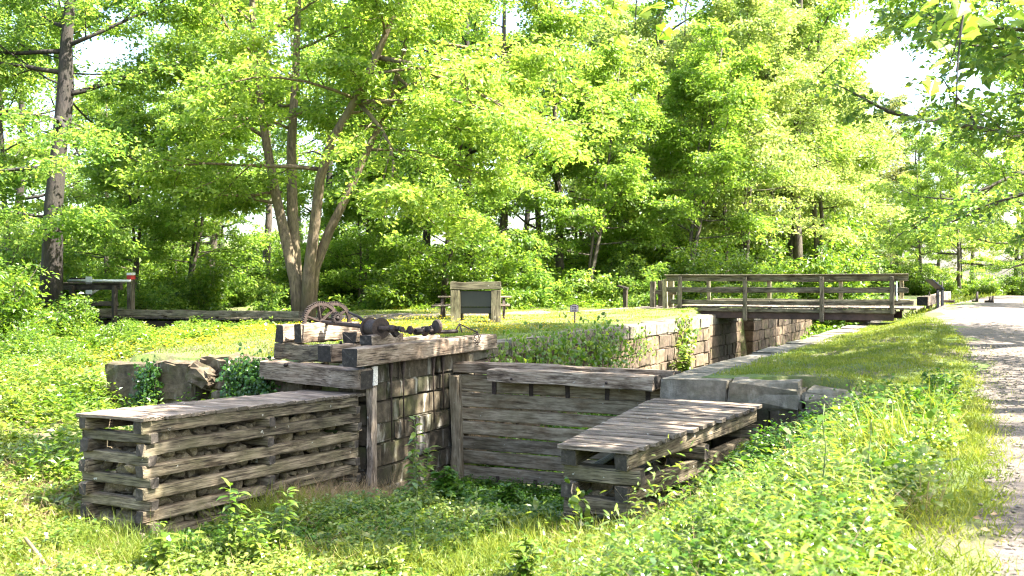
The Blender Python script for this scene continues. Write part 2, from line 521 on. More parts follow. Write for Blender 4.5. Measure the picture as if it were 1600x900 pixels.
def leaves_data(P, D, Nn, Ln, Wd, kind='two', fold=0.18):
    P = np.asarray(P, np.float32); D = unit(np.asarray(D, np.float32))
    S = unit(np.cross(D, Nn)); U = np.cross(S, D)
    Ln = np.asarray(Ln, np.float32)[:, None]; Wd = np.asarray(Wd, np.float32)[:, None]
    n = len(P)
    if kind == 'two':
        V = np.stack([P, P + D*Ln*0.45 + S*Wd*0.5 + U*Wd*fold, P + D*Ln - U*Ln*0.1, P + D*Ln*0.45 - S*Wd*0.5 + U*Wd*fold], 1)
        t = np.array([[0, 1, 2], [0, 2, 3]]); k = 4
    elif kind == 'six':
        V = np.stack([P, P + D*Ln*0.28 + S*Wd*0.46 + U*Wd*fold, P + D*Ln*0.28 - S*Wd*0.46 + U*Wd*fold,
                      P + D*Ln*0.64 + S*Wd*0.40 + U*Wd*fold*0.5, P + D*Ln*0.64 - S*Wd*0.40 + U*Wd*fold*0.5, P + D*Ln - U*Ln*0.16], 1)
        t = np.array([[0, 1, 2], [2, 1, 3], [2, 3, 4], [4, 3, 5]]); k = 6
    elif kind == 'blade':
        V = np.stack([P - S*Wd*0.5, P + S*Wd*0.5, P + D*Ln*0.55 + S*Wd*0.42, P + D*Ln*0.55 - S*Wd*0.42, P + D*Ln*0.95 + U*Ln*0.28], 1)
        t = np.array([[0, 1, 2], [0, 2, 3], [3, 2, 4]]); k = 5
    T = (np.arange(n)[:, None, None] * k + t[None]).reshape(-1, 3)
    return V.reshape(-1, 3), T

# ------------------------------------------------------------------ terrain
def gz(x, y):
    x = np.asarray(x, float); y = np.asarray(y, float)
    x = x + 0.5 * ((y > 36.7) & (y < 43.5) & (x < -10.2) & (x > -11.4))
    path = 0.62 * ss(12, 40, y) - 0.35 * ss(46, 80, y)
    upper = path * ss(-4.4, -2.0, x)
    floor = -1.72 - 0.62 * ss(12.0, 16.5, y) * ss(-5.0, -7.0, x)
    toe = -4.7 - 1.2 * ss(13.0, 16.0, y)
    s = np.clip((x - toe) / (-0.55 - toe), 0, 1); s = s * (0.45 + 0.55 * s * (3 - 2 * s))
    bank = floor + (upper - floor) * np.clip(s, 0, 1)
    right = np.where(y < 16.65, bank, bank + (upper - bank) * ss(16.65, 16.9, y))
    chan = np.where(y < 19, floor, -1.9)
    inlock = (x < -5.1) & (y > 16.65)
    right = np.where(x >= -4.8, right, np.where(y > 16.65, chan + (upper - chan) * ss(-5.15, -4.8, x), right))
    slope = -1.68 + 0.80 * np.clip((-11.3 - x) / 5.0, 0, 1.25) + 1.35 * ss(12, 28, y)
    slope = np.minimum(slope, 0.05 + 0.35 * ss(27, 33, y))
    land = 0.12 + 0.24 * ss(14.9, 18.5, y) + 0.22 * ss(30, 40, y) * ss(-18, -12, x)
    behind = ss(14.72, 14.95, y) * ss(-16.9, -16.3, x)
    behind = np.maximum(behind, ss(16, 22, y) * ss(-22.0, -16.5, x))
    left = slope + (land - slope) * behind
    ditch = ss(-32.5, -30, x) * (1 - ss(-27.0, -24.6, x)) * ss(18, 25, y) * (1 - ss(60, 75, y))
    left = left - 1.3 * ditch
    z = np.where(x < -10.6, left, np.where(x > -10.3, np.where(x < -5.15, np.where(y > 16.65, chan, bank), right), left + (np.where(y > 14.4, chan, bank) - left) * (x + 10.6) / 0.3))
    z = np.where((y < 9.0) & (x < -9) & (x > -12.5), slope + (bank - slope) * ss(-12, -9.5, x), z)
    far = ss(48, 75, y)
    z = z * (1 - far * (x < -4)) + far * (x < -4) * 0.3
    z = z + 9.0 * ss(60, 170, -x + 0.35 * y - 20) * ss(20, 60, y)
    z = z - 0.25 * ss(4.5, 9, x) * ss(0, 20, y)
    wob = 0.05 * np.sin(x * 1.7 + 0.6 * y) * np.sin(y * 1.3 - 0.4 * x) + 0.03 * np.sin(x * 4.1) * np.sin(y * 3.7)
    flat = (np.abs(x - 1.6) < 2.2) | ((x > -11) & (x < -4) & (y > 14))
    return z + np.where(flat, 0.2 * wob, wob)

xs = np.unique(np.round(np.concatenate([np.linspace(-170, -36, 46), np.arange(-36, 8, 0.32), np.linspace(8, 130, 50), [-10.6, -10.3, -5.15, -4.8, -16.9, -16.3]]), 3))
ys = np.unique(np.round(np.concatenate([np.linspace(-12, 2, 20), np.arange(2, 46, 0.32), np.linspace(46, 330, 90), [14.72, 14.95, 16.65, 16.9]]), 3))
gx, gy = np.meshgrid(xs, ys)
gzv = gz(gx, gy)
nx, ny = len(xs), len(ys)
i = np.arange(ny - 1)[:, None] * nx + np.arange(nx - 1)[None]
Q = np.stack([i, i + 1, i + nx + 1, i + nx], -1).reshape(-1, 4)
ground = link('ground', np_mesh('ground', np.stack([gx, gy, gzv], -1).reshape(-1, 3), np.zeros((0, 3)), GROUND, True, Q))
tag(ground, 'earth ground with turf banks around the old canal lock', 'ground', kind='structure')

def ribbon(name, cl, wid, lift, label, seed, n=6):
    cl = np.asarray(cl, float)
    t = np.gradient(cl, axis=0); t = unit(t)
    nrm = np.stack([t[:, 1], -t[:, 0]], 1)
    r = np.random.default_rng(seed)
    V = []
    m = len(cl)
    ea = r.normal(0, 0.09, m); eb = r.normal(0, 0.09, m)
    for k in range(n + 1):
        f = k / n - 0.5
        off = f * np.asarray(wid) + np.where(k == 0, ea, 0) + np.where(k == n, eb, 0)
        p = cl + nrm * off[:, None]
        z = gz(p[:, 0], p[:, 1]) + (lift if 0 < k < n else lift - 0.03)
        V.append(np.column_stack([p, z]))
    V = np.stack(V, 1).reshape(-1, 3)
    i = np.arange(m - 1)[:, None] * (n + 1) + np.arange(n)[None]
    Q = np.stack([i, i + 1, i + n + 2, i + n + 1], -1).reshape(-1, 4)
    o = link(name, np_mesh(name, V, np.zeros((0, 3)), GRAVEL, True, Q))
    return tag(o, label, 'path', kind='structure')

py = np.concatenate([np.arange(-10, 48, 0.35), np.linspace(48, 120, 40)])
pw = 3.7 + 1.6 * ss(14, 34, py)
def path_c(y): return 1.70 - 0.75 * ss(9, 26, y) - 2.6 * ss(22, 44, y) - 0.6 * ss(46, 60, y) + 3 * ss(60, 120, y)
pxc = path_c(py) + 0.8 * ss(14, 34, py)
ribbon('towpath', np.column_stack([pxc, py]), pw, 0.03, 'pale crushed stone towpath running beside the lock', 3)
tt = np.linspace(0, 1, 60)[:, None]
b0, b1, b2, b3 = np.array([-12.2, 41.0]), np.array([-16.0, 38.5]), np.array([-20.0, 31.5]), np.array([-23.0, 29.2])
cur = (1-tt)**3*b0 + 3*(1-tt)**2*tt*b1 + 3*(1-tt)*tt**2*b2 + tt**3*b3
ribbon('footpath', cur, 2.3, 0.03, 'light gravel footpath behind the information board, leading to the footbridge', 4)

# ------------------------------------------------------------------ lock walls
LX, RX = -10.07, -5.40
def wall_run(parent, y0, y1, ztop, zbot, courses, xface, depth, sign, mat_f, rng, cope=None):
    z = ztop
    hs = courses
    for ci, h in enumerate(hs):
        if z <= zbot: break
        y = y0 - (rng.random() * 0.5 if ci else 0)
        while y < y1:
            ln = rng.uniform(0.5, 1.5) if ci else rng.uniform(0.9, 1.7)
            a, b = max(y, y0), min(y + ln, y1)
            if b - a > 0.12:
                mt = cope if (ci == 0 and cope) else mat_f(a)
                out = rng.uniform(-0.025, 0.03)
                xa, xb = (xface + out, xface - depth) if sign > 0 else (xface - out, xface + depth)
                block('stone', min(xa, xb), max(xa, xb), a + 0.008, b - 0.008, z - h + 0.008, z - (0 if ci == 0 else 0.004), mt, parent, jit=0.014, ch=0.022, sub=1)
            y += ln
        z -= h

rw = np.random.default_rng(11)
lw = thing('lock_wall', (LX, 17, -2), 'long red-brown stone lock wall facing the sun across the chamber', 'wall')
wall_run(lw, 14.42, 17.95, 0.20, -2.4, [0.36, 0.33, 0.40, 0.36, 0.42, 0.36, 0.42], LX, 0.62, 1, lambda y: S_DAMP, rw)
wall_run(lw, 17.95, 25.5, 0.33, -2.0, [0.34, 0.48, 0.5, 0.5, 0.5], LX, 0.62, 1, lambda y: S_WALL, rw, S_COPE)
wall_run(lw, 25.5, 36.6, 0.33, -1.9, [0.40, 0.45, 0.45, 0.45, 0.45], LX, 0.62, 1, lambda y: S_WALL, rw, S_COPE)
wall_run(lw, 36.61, 43.59, 0.33, -1.9, [0.40, 0.45, 0.45, 0.45, 0.45], LX - 0.5, 0.6, 1, lambda y: S_WALL, rw, S_COPE)
wall_run(lw, 43.6, 62.0, 0.33, -1.9, [0.40, 0.45, 0.45, 0.45, 0.45], LX, 0.62, 1, lambda y: S_WALL, rw, S_COPE)
rwall = thing('lock_wall', (RX, 30, -2), 'grey coping wall of the lock on the towpath side, flush with the grass', 'wall')
z0 = 0.0
y = 16.42
sizes = []
while y < 58:
    ln = rw.uniform(1.0, 1.9)
    wd = rw.uniform(0.62, 1.0) if y > 18 else 1.16
    if y < 17:
        ln = 1.35
    dz = rw.uniform(-0.03, 0.03)
    block('coping_stone', RX + rw.uniform(-0.015, 0.01), RX + wd, y + 0.01, y + ln - 0.01, -0.40, dz if y > 17 else 0.0, S_COPE, rwall, jit=0.012, ch=0.02, sub=2)
    y += ln
for (xa, xb, top) in ((RX + 1.175, RX + 2.38, -0.015), (RX + 2.40, RX + 3.4, -0.10)):
    block('coping_stone', xa, xb, 16.38, 17.35, -0.46, top, S_COPE, rwall, jit=0.03, ch=0.05, sub=3)
for ci in range(4):
    zt = -0.408 - ci * 0.46
    x = RX + 0.01
    while x < RX + 2.2:
        w_ = rw.uniform(0.6, 1.0)
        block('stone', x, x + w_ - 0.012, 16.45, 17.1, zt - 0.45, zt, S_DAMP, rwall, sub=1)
        x += w_
    y = 17.12
    while y < 58:
        ln = rw.uniform(1.2, 2.2)
        block('stone', RX + 0.01, RX + 0.6, y, y + ln - 0.012, zt - 0.45, zt, S_WALL, rwall, sub=1)
        y += ln

# wing wall of big rough stones behind the left crib
wing = thing('wing_wall', (-14, 14.7, -1), 'low wall of big rough ivy-grown stones behind the slatted crib', 'wall')
WX = [(-16.45, -15.2, 0.0, -0.05), (-15.18, -14.1, 0.06, 0.0), (-14.08, -13.3, 0.20, 0.1), (-13.28, -12.55, 0.16, 0.02), (-12.53, -11.4, 0.12, 0.0)]
for (xa, xb, top, yo) in WX:
    block('stone', xa, xb, 14.42 + yo, 15.2, -0.72 if xa < -14.2 else -0.45, top, S_WING, wing, jit=0.022, ch=0.035, sub=5)
for (xa, xb) in ((-16.4, -15.0), (-14.98, -13.7), (-13.68, -12.5), (-12.48, -11.3)):
    block('stone', xa, xb, 14.40, 15.2, -1.55, -0.735 if xa < -14.2 else -0.46, S_WING, wing, jit=0.02, ch=0.03, sub=4)
rk = block('stone', -14.15, -13.6, 14.22, 14.6, -0.34, 0.04, S_WING, wing, jit=0.025, ch=0.05, sub=4)
rk.rotation_euler = (0.25, 0.45, 0.2)

# ------------------------------------------------------------------ timber cribs
def icosphere(sub=1):
    t = (1 + 5 ** 0.5) / 2
    v = [(-1, t, 0), (1, t, 0), (-1, -t, 0), (1, -t, 0), (0, -1, t), (0, 1, t), (0, -1, -t), (0, 1, -t), (t, 0, -1), (t, 0, 1), (-t, 0, -1), (-t, 0, 1)]
    f = [(0, 11, 5), (0, 5, 1), (0, 1, 7), (0, 7, 10), (0, 10, 11), (1, 5, 9), (5, 11, 4), (11, 10, 2), (10, 7, 6), (7, 1, 8), (3, 9, 4), (3, 4, 2), (3, 2, 6), (3, 6, 8), (3, 8, 9), (4, 9, 5), (2, 4, 11), (6, 2, 10), (8, 6, 7), (9, 8, 1)]
    v = [np.array(p) / np.linalg.norm(p) for p in v]
    for _ in range(sub):
        c = {}; nf = []
        def mid(a, b):
            k = (min(a, b), max(a, b))
            if k not in c:
                m = v[a] + v[b]; v.append(m / np.linalg.norm(m)); c[k] = len(v) - 1
            return c[k]
        for a, b, d in f:
            ab, bd, da = mid(a, b), mid(b, d), mid(d, a)
            nf += [(a, ab, da), (b, bd, ab), (d, da, bd), (ab, bd, da)]
        f = nf
    return np.array(v), np.array(f)
ICO_V, ICO_F = icosphere(1)
def rock_shape(seed):
    r = np.random.default_rng(seed)
    V = ICO_V * (1 + r.normal(0, 0.10, (len(ICO_V), 1)))
    for _ in range(7):
        nrm = unit(r.normal(0, 1, 3)); d = r.uniform(0.5, 0.8)
        ex = np.maximum(V @ nrm - d, 0)
        V = V - ex[:, None] * nrm
    return V * np.array([1.0, r.uniform(0.6, 0.9), r.uniform(0.45, 0.7)])
ROCKS = [np_mesh('rock', rock_shape(k), ICO_F, S_ROCK) for k in range(10)]

CY0, CY1 = 9.42, 14.32
CXF, CXB = -10.09, -11.25
def ctop(y): return -0.175 - 0.165 * (y - CY0) / (CY1 - CY0)
crib = thing('timber_crib', (-10.6, 11.9, -1.75), 'long slatted timber crib filled with rubble, plank deck on top', 'crib')
PITCH, RH, CH_ = 0.292, 0.160, 0.132
for k in range(6):
    for xx in (CXF, CXB):
        off = rw.uniform(-0.04, 0.04)
        x_ = xx - 0.075 if xx == CXF else xx + 0.075
        za, zb = ctop(CY0) - k * PITCH - RH/2, ctop(CY1) - k * PITCH - RH/2
        timber('rail', (x_ + rw.uniform(-.012, .012), CY0 + off, za), (x_ + rw.uniform(-.012, .012), CY1 - 0.12 + rw.uniform(-.03, .03), zb), 0.14, RH, W_CRIB, crib, seg=7, jit=0.006)
for k in range(6):
    for yy in (CY0 + 0.13, 11.88, CY1 - 0.22):
        z_ = ctop(yy) - k * PITCH - RH - CH_/2
        timber('cross_timber', (CXB - rw.uniform(0.02, 0.09), yy + rw.uniform(-.015, .015), z_), (CXF + rw.uniform(0.02, 0.10), yy + rw.uniform(-.015, .015), z_), 0.14, CH_ + 0.002, W_CRIB, crib, seg=3, jit=0.005)
y = CY0 - 0.06
deck_top = []
while y < CY1 + 0.02:
    w_ = rw.uniform(0.19, 0.27)
    z_ = ctop(y + w_/2) + 0.027
    timber('deck_plank', (CXB - 0.05 + rw.uniform(-.02, .02), y + w_/2 + rw.uniform(-.004, .004), z_ + rw.uniform(-.004, .006)), (CXF + 0.05 + rw.uniform(-.03, .03), y + w_/2, z_ + rw.uniform(-.006, .006)), w_ - 0.006, 0.045, W_DECK, crib, seg=4, jit=0.003, ch=0.004, wear=0.03)
    y += w_
# the rubble inside: the outer stones one by one, the heart as a mass
nr = 0
pos = []
for k in range(9):
    for yy in np.arange(CY0 + 0.25, CY1 - 0.2, 0.205):
        pos.append((CXF - 0.27 + rw.uniform(-.06, .05), yy + rw.uniform(-.06, .06), ctop(yy) - 0.30 - k * 0.168 + rw.uniform(-.04, .03), 0.135))
for k in range(7):
    for xx in np.arange(CXB + 0.2, CXF - 0.15, 0.20):
        pos.append((xx + rw.uniform(-.05, .05), CY0 + 0.30 + rw.uniform(-.05, .05), ctop(CY0) - 0.50 - k * 0.165 + rw.uniform(-.03, .03), 0.13))
for (a, b, c, s) in pos:
    o = link('fill_rock', ROCKS[int(rw.integers(10))])
    o.location = (a, b, c); q = s * rw.uniform(0.75, 1.25)
    o.scale = (q * 1.15, q, q); o.rotation_euler = (rw.uniform(-.4, .4), rw.uniform(-.4, .4), rw.uniform(0, 6.3))
    tag(o, 'angular brown stone lying inside the long slatted timber crib', 'rock', 'stones filling the long slatted crib')
mm = Mesh()
for k in range(8):
    for yy in np.arange(CY0 + 0.5, CY1 - 0.15, 0.24):
        for xx in (CXF - 0.5, CXF - 0.74, CXF - 0.95):
            V = rock_shape(int(rw.integers(500))) * 0.16
            a = rw.uniform(0, 6.3); c_, s_ = math.cos(a), math.sin(a)
            V = V @ np.array([[c_, s_, 0], [-s_, c_, 0], [0, 0, 1]]) + np.array([xx, yy, ctop(yy) - 0.36 - k * 0.17]) + rw.uniform(-.05, .05, 3)
            mm.add(V, ICO_F, [])
o = mm.build('rubble', S_ROCK)
tag(o, 'mass of rubble in the heart of the slatted crib', 'rubble', kind='stuff')

# right crib
crb = thing('timber_crib', (-4.8, 14.2, -1.7), 'shorter timber crib with plank deck half buried in the weedy bank', 'crib')
def rtop(y): return -0.59 + 0.20 * (y - 12.25) / (16.2 - 12.25)
RY0, RY1 = 12.25, 16.15
def rxr(y): return -4.42 + 0.78 * (y - RY0) / (RY1 - RY0)
for k in range(4):
    for side in (0, 1):
        xa = RX + 0.10 if side == 0 else rxr(RY0) - 0.13
        xb = RX + 0.10 if side == 0 else rxr(RY1) - 0.13
        timber('rail', (xa, RY0 + rw.uniform(-.03, .03), rtop(RY0) - 0.115 - k * 0.43), (xb, RY1, rtop(RY1) - 0.115 - k * 0.43), 0.21, 0.215, W_CRIB, crb, seg=6, jit=0.006, ch=0.018)
for k in range(3):
    for yy in (RY0 + 0.17, 14.2, RY1 - 0.2):
        z_ = rtop(yy) - 0.225 - 0.107 - k * 0.43
        timber('cross_timber', (RX - 0.0, yy, z_), (rxr(yy) + 0.07, yy, z_), 0.22, 0.211, W_CRIB, crb, seg=4, jit=0.005, ch=0.018)
y = RY0 - 0.06
while y < RY1 + 0.02:
    w_ = rw.uniform(0.22, 0.31)
    ym = y + w_/2
    timber('deck_plank', (RX - 0.05 + rw.uniform(-.02, .02), ym, rtop(ym) + 0.03), (rxr(ym) + 0.04 + rw.uniform(-.03, .03), ym, rtop(ym) + 0.03 + rw.uniform(-.006, .006)), w_ - 0.003, 0.055, W_DECK, crb, seg=4, jit=0.001, ch=0.003)
    y += w_
for k in range(40):
    yy = rw.uniform(RY0 + 0.35, RY1 - 0.2); xx = rw.uniform(RX + 0.3, rxr(yy) - 0.25)
    o = link('fill_rock', ROCKS[int(rw.integers(10))])
    q = 0.15 * rw.uniform(0.8, 1.3)
    o.location = (xx, yy, rtop(yy) - 0.45 - rw.random() * 0.8); o.scale = (q, q, q); o.rotation_euler = (rw.uniform(-.4, .4), 0, rw.uniform(0, 6.3))
    tag(o, 'brown stone lying in the dark hollow of the shorter timber crib', 'rock', 'stones inside the shorter crib')

# ------------------------------------------------------------------ timber bulkhead across the lock
GY = 17.42
bh = thing('timber_bulkhead', (-7.7, GY, -2.4), 'grey timber bulkhead of wide horizontal planks closing the lock chamber', 'lock gate')
timber('top_beam', (LX + 0.02, GY + 0.10, -0.075), (RX - 0.02, GY + 0.10, -0.085), 0.34, 0.21, W_BEAM, bh, seg=8, jit=0.008, ch=0.02)
z = -0.19
for k in range(8):
    h_ = [0.36, 0.31, 0.27, 0.29, 0.29, 0.30, 0.30, 0.33][k]
    timber('plank', (LX + 0.05, GY + 0.03 + rw.uniform(-.02, .02), z - h_/2), (RX - 0.01, GY + 0.03 + rw.uniform(-.02, .02), z - h_/2 + rw.uniform(-.006, .006)), 0.09, h_ - 0.036, W_GATE, bh, seg=8, jit=0.005, ch=0.018)
    z -= h_
p0 = on_y(766, 595, 17.05); p1 = on_y(1025, 602, 17.05)
timber('walkway_beam', (p0[0], 17.14, -0.165), (p1[0], 17.14, -0.165), 0.42, 0.25, W_BEAM, bh, seg=8, jit=0.008, ch=0.02)
for uu in (769, 827, 884, 946, 1010):
    xx = on_y(uu, 620, 17.3)[0]
    timber('iron_strap', (xx, 17.385, -0.31), (xx, 17.385, -0.56), 0.02, 0.09, RUST, bh, up=(1, 0, 0), seg=2, jit=0.002, ch=0.004)
for uu in (778, 837, 893):
    xx = on_y(uu, 740, 17.4)[0]
    timber('iron_strap', (xx, 17.385, -2.18), (xx, 17.385, -2.42), 0.02, 0.08, RUST, bh, up=(1, 0, 0), seg=2, jit=0.002, ch=0.004)
for uu, vv in ((800, 592), (948, 598)):
    p = on_y(uu, vv, 16.93)
    rod('bolt', [(p[0], 16.90, p[2] - 0.0), (p[0], 16.98, p[2])], 0.028, RUST, bh, 6)
timber('heel_post', (LX + 0.10, GY - 0.06, -0.22), (LX + 0.17, GY - 0.06, -2.35), 0.2, 0.2, W_GATE, bh, up=(0, 1, 0), seg=7, jit=0.008, ch=0.02)
timber('side_post', (LX + 0.08, GY + 0.42, 0.18), (LX + 0.08, GY + 0.42, -1.6), 0.2, 0.24, W_GATE, bh, up=(0, 1, 0), seg=4, jit=0.006)

# ------------------------------------------------------------------ heavy winch timbers on the left wall
def heavy(label, p0, p1, w, h, mat=None, bolts=(), name='heavy_timber'):
    o = timber(name, p0, p1, w, h, mat or W_BEAM, None, seg=9, jit=0.007, ch=0.02, wear=0.01)
    tag(o, label, 'timber')
    for b_ in bolts:
        rod('bolt_head', [b_, (b_[0] + 0.0, b_[1], b_[2] + 0.06)], 0.028, RUST_D, o, 6)
    return o
heavy('long pale sunlit beam overhanging the stone wall, nearest the bulkhead', (-9.975, 13.80, 0.36), (-9.975, 18.85, 0.37), 0.34, 0.31, bolts=[(-9.98, 17.0, 0.50), (-9.98, 18.3, 0.51)])
heavy('square beam with dark sawn end beside the long pale beam', (-10.98, 14.42, 0.36), (-10.98, 18.2, 0.37), 0.30, 0.31, bolts=[(-10.98, 14.9, 0.50), (-10.98, 15.6, 0.50)])
lb = heavy('weathered log beam with two iron bolts lying across the wall end', (-12.22, 14.33, 0.05), (-9.92, 14.20, -0.03), 0.40, 0.33)
for uu, vv in ((449, 570), (526, 580)):
    p = on_y(uu, vv, 14.10)
    rod('bolt', [(p[0], 14.02, p[2]), (p[0], 14.16, p[2])], 0.032, RUST_D, lb, 4)
heavy('short mossy timber packed under the two stub timbers', (-12.20, 14.62, 0.37), (-11.16, 14.62, 0.36), 0.26, 0.29, W_CRIB)
heavy('outermost stub timber with dark end beside the gear wheel', (-12.08, 14.50, 0.685), (-12.08, 15.55, 0.685), 0.2, 0.33)
heavy('broad stub timber below the gear wheel hub, sunlit side', (-11.68, 14.56, 0.69), (-11.68, 16.35, 0.69), 0.21, 0.34)
heavy('small dark-ended block under the drum, farther from the camera', (-10.98, 15.15, 0.62), (-10.98, 16.0, 0.62), 0.30, 0.20, name='timber_block')
heavy('small dark-ended block resting on the long pale beam before the drum', (-10.18, 14.55, 0.61), (-10.18, 15.55, 0.61), 0.28, 0.19, name='timber_block')
tag(timber('timber_plank', (-12.2, 15.5, 0.16), (-10.2, 15.5, 0.16), 0.3, 0.08, W_CRIB), 'thin board laid under the winch beams on the wall top', 'timber')
timber_post = timber('corner_post', (-9.99, 14.46, -0.17), (-9.99, 14.46, -2.05), 0.12, 0.15, W_DECK, None, up=(0, 1, 0), seg=8, jit=0.008)
tag(timber_post, 'split upright plank standing between slatted crib and stone wall', 'post')
wp = timber('bracket_board', (-9.92, 14.44, 0.17), (-9.92, 14.44, -0.155), 0.05, 0.14, WHITE_PEEL, None, up=(0, 1, 0), seg=3, jit=0.003)
tag(wp, 'short board of peeling white paint below the long pale beam', 'board')

# iron winch
A = np.array([0.915, -0.404, 0.0])               # shaft direction
WC = at(501, 19.0, 503.0)
UPV = np.array([0, 0, 1.0]); SD = np.cross(A, UPV)
def ring(m, c, a, r0, r1, th, n=40):
    a = unit(np.asarray(a, float)); u = unit(np.cross(a, UPV)); w = np.cross(u, a)
    ang = np.arange(n) / n * 2 * np.pi
    ri = np.cos(ang)[:, None] * u + np.sin(ang)[:, None] * w
    V = np.concatenate([c + ri * r0 - a*th/2, c + ri * r1 - a*th/2, c + ri * r1 + a*th/2, c + ri * r0 + a*th/2])
    k = np.arange(n); k2 = (k + 1) % n
    Q = np.concatenate([np.stack([p*n + k, p*n + k2, q*n + k2, q*n + k], 1) for p, q in ((0, 1), (1, 2), (2, 3), (3, 0))])
    m.add(V, [], Q)
def bar_between(m, p, q, w, t, axis):
    p = np.asarray(p, float); q = np.asarray(q, float)
    d = unit(q - p); a = unit(np.asarray(axis, float)); s = unit(np.cross(d, a))
    V = []
    for c in (p, q):
        for i_, j_ in ((-1, -1), (1, -1), (1, 1), (-1, 1)):
            V.append(c + s*w/2*i_ + a*t/2*j_)
    m.add(V, [], [(0, 3, 2, 1), (4, 5, 6, 7), (0, 1, 5, 4), (1, 2, 6, 5), (2, 3, 7, 6), (3, 0, 4, 7)])
def gear(label, c, a, r, rim, th, teeth, spokes, mat, hub=0.05, hubl=0.16):
    a = unit(np.asarray(a, float))
    t = thing('gear_wheel', c, label, 'gear wheel')
    m = Mesh(); ring(m, c, a, r - rim, r, th, 48); rm = m.build('rim', mat, t)
    m = Mesh()
    u = unit(np.cross(a, UPV)); w = np.cross(u, a)
    for k in range(teeth):
        an = k / teeth * 2 * np.pi; d = np.cos(an) * u + np.sin(an) * w
        tt_ = 2 * np.pi * r / teeth * 0.5
        bar_between(m, c + d * (r - 0.004), c + d * (r + 0.028), tt_, th * 0.96, a)
    o = m.build('teeth', mat, rm); o['kind'] = 'stuff'
    for k in range(spokes):
        an = k / spokes * 2 * np.pi + 0.35; d = np.cos(an) * u + np.sin(an) * w
        m = Mesh(); bar_between(m, c + d * hub * 0.8, c + d * (r - rim * 0.9), 0.055, 0.03, a)
        bar_between(m, c + d * hub * 0.8, c + d * (r - rim * 0.9), 0.018, 0.085, a)
        m.build('spoke', mat, t)
    rod('hub', [c - a * hubl/2, c + a * hubl/2], hub, mat, t, 12)
    return t
gear('large rusty toothed gear wheel standing upright on the winch timbers', WC, A, 0.365, 0.05, 0.085, 60, 6, RUST)
gear('second rusty gear wheel, half hidden behind the large toothed wheel', WC - A * 0.42 + SD * (-0.0) + RT * 0.46 + np.array([0, 0, 0.0]), A, 0.36, 0.05, 0.06, 64, 6, RUST)
DC = at(586, 17.9, 512.5)
gear('small dark pinion gear between the large wheel and the drum', at(526, 18.6, 497), A, 0.085, 0.03, 0.09, 18, 4, RUST_D, 0.035, 0.12)
t = thing('winch_drum', DC, 'rusty flanged winch drum on its iron shaft beside the gear wheel', 'winch drum')
rod('shaft', [WC + A * 0.02, DC + A * 0.45], 0.042, RUST, t, 10)
m = Mesh(); m.tube([DC - A*0.17, DC - A*0.12, DC + A*0.12, DC + A*0.17], [0.155, 0.145, 0.145, 0.155], 20); m.build('barrel', RUST, t, True)
for s_ in (-1, 1):
    m = Mesh(); m.tube([DC + A*(s_*0.19 - 0.018), DC + A*(s_*0.19 + 0.018)], [0.19, 0.19], 22); m.build('flange', RUST, t)
m = Mesh(); ring(m, DC + A*0.215, A, 0.05, 0.085, 0.02, 18); m.build('collar', RUST_D, t)
o = rod('iron_lever', [at(545, 18.4, 488), at(560, 18.2, 495), at(575, 18.0, 505)], [0.02, 0.028, 0.034], RUST_D, None, 7)
tag(o, 'tapered iron lever bar leaning against the winch drum', 'lever')
# rack gears and ironwork along the beam
def pz(u, y_, z_):
    d = _ray(u, 440); return np.array([d[0] * y_ / d[1], y_, z_])
def gearlump(name, label, c, a, parts):
    t = thing(name, c, label, 'ironwork')
    for k, (nm, off, r, l, sides) in enumerate(parts):
        c2 = c + np.array(off)
        m = Mesh(); m.tube([c2 - a*l/2, c2 - a*l*0.2, c2 + a*l*0.2, c2 + a*l/2], [r*0.86, r, r, r*0.86], sides); m.build(nm, RUST_D if k % 2 else RUST, t)
    return t
ax = np.array([0.3, 0.95, 0.0])
gearlump('shaft_bearing', 'rusty bearing block and coupling at the end of the drum shaft', at(613, 17.6, 514), A, [('coupling', (0, 0, 0), 0.075, 0.2, 8), ('nut', (0.14, -0.02, 0.01), 0.05, 0.1, 6), ('nut', (0.24, -0.06, 0.0), 0.055, 0.06, 6), ('saddle', (0.05, 0.02, -0.08), 0.07, 0.12, 4)])
gearlump('rack_gear', 'jumble of small rusty cogs lying on the long pale beam', at(641, 18.6, 518), ax, [('cog', (0, 0, 0.03), 0.085, 0.05, 10), ('cog', (0.12, 0.1, 0.0), 0.06, 0.14, 7), ('shaft', (0.0, 0.3, 0.0), 0.03, 0.7, 7), ('cog', (0.1, 0.45, 0.02), 0.07, 0.06, 9), ('bracket', (-0.05, 0.6, -0.04), 0.08, 0.12, 4)])
tg_ = gearlump('rack_gear', 'dark iron rack gear with curved housing near the far end of the beam', at(683, 19.6, 514), ax, [('housing', (0, 0, 0.05), 0.14, 0.08, 14), ('housing', (-0.12, 0.02, -0.02), 0.10, 0.16, 8), ('cog', (-0.22, -0.12, -0.03), 0.09, 0.1, 9), ('arm', (0.1, 0.25, -0.06), 0.045, 0.5, 6), ('cog', (-0.3, -0.25, -0.04), 0.075, 0.16, 8)])
t = thing('iron_tripod', at(722, 20.2, 516), 'bent iron rods forming a small tripod on the long pale beam', 'ironwork')
ap = at(718, 20.2, 506)
for uu, vv, dd in ((712, 516, 20.1), (722, 519, 20.0), (747, 520, 20.2)):
    rod('rod', [ap, at(uu, dd, vv)], 0.016, RUST_D, t, 6)
ch = thing('iron_chain', at(745, 20.0, 530), 'short rusty chain hanging over the side of the long pale beam', 'chain')
pts = [at(746, 19.9, 518), at(741, 19.75, 524), at(743, 19.7, 532), at(746, 19.7, 538), at(749, 19.7, 531), at(749, 19.75, 523)]
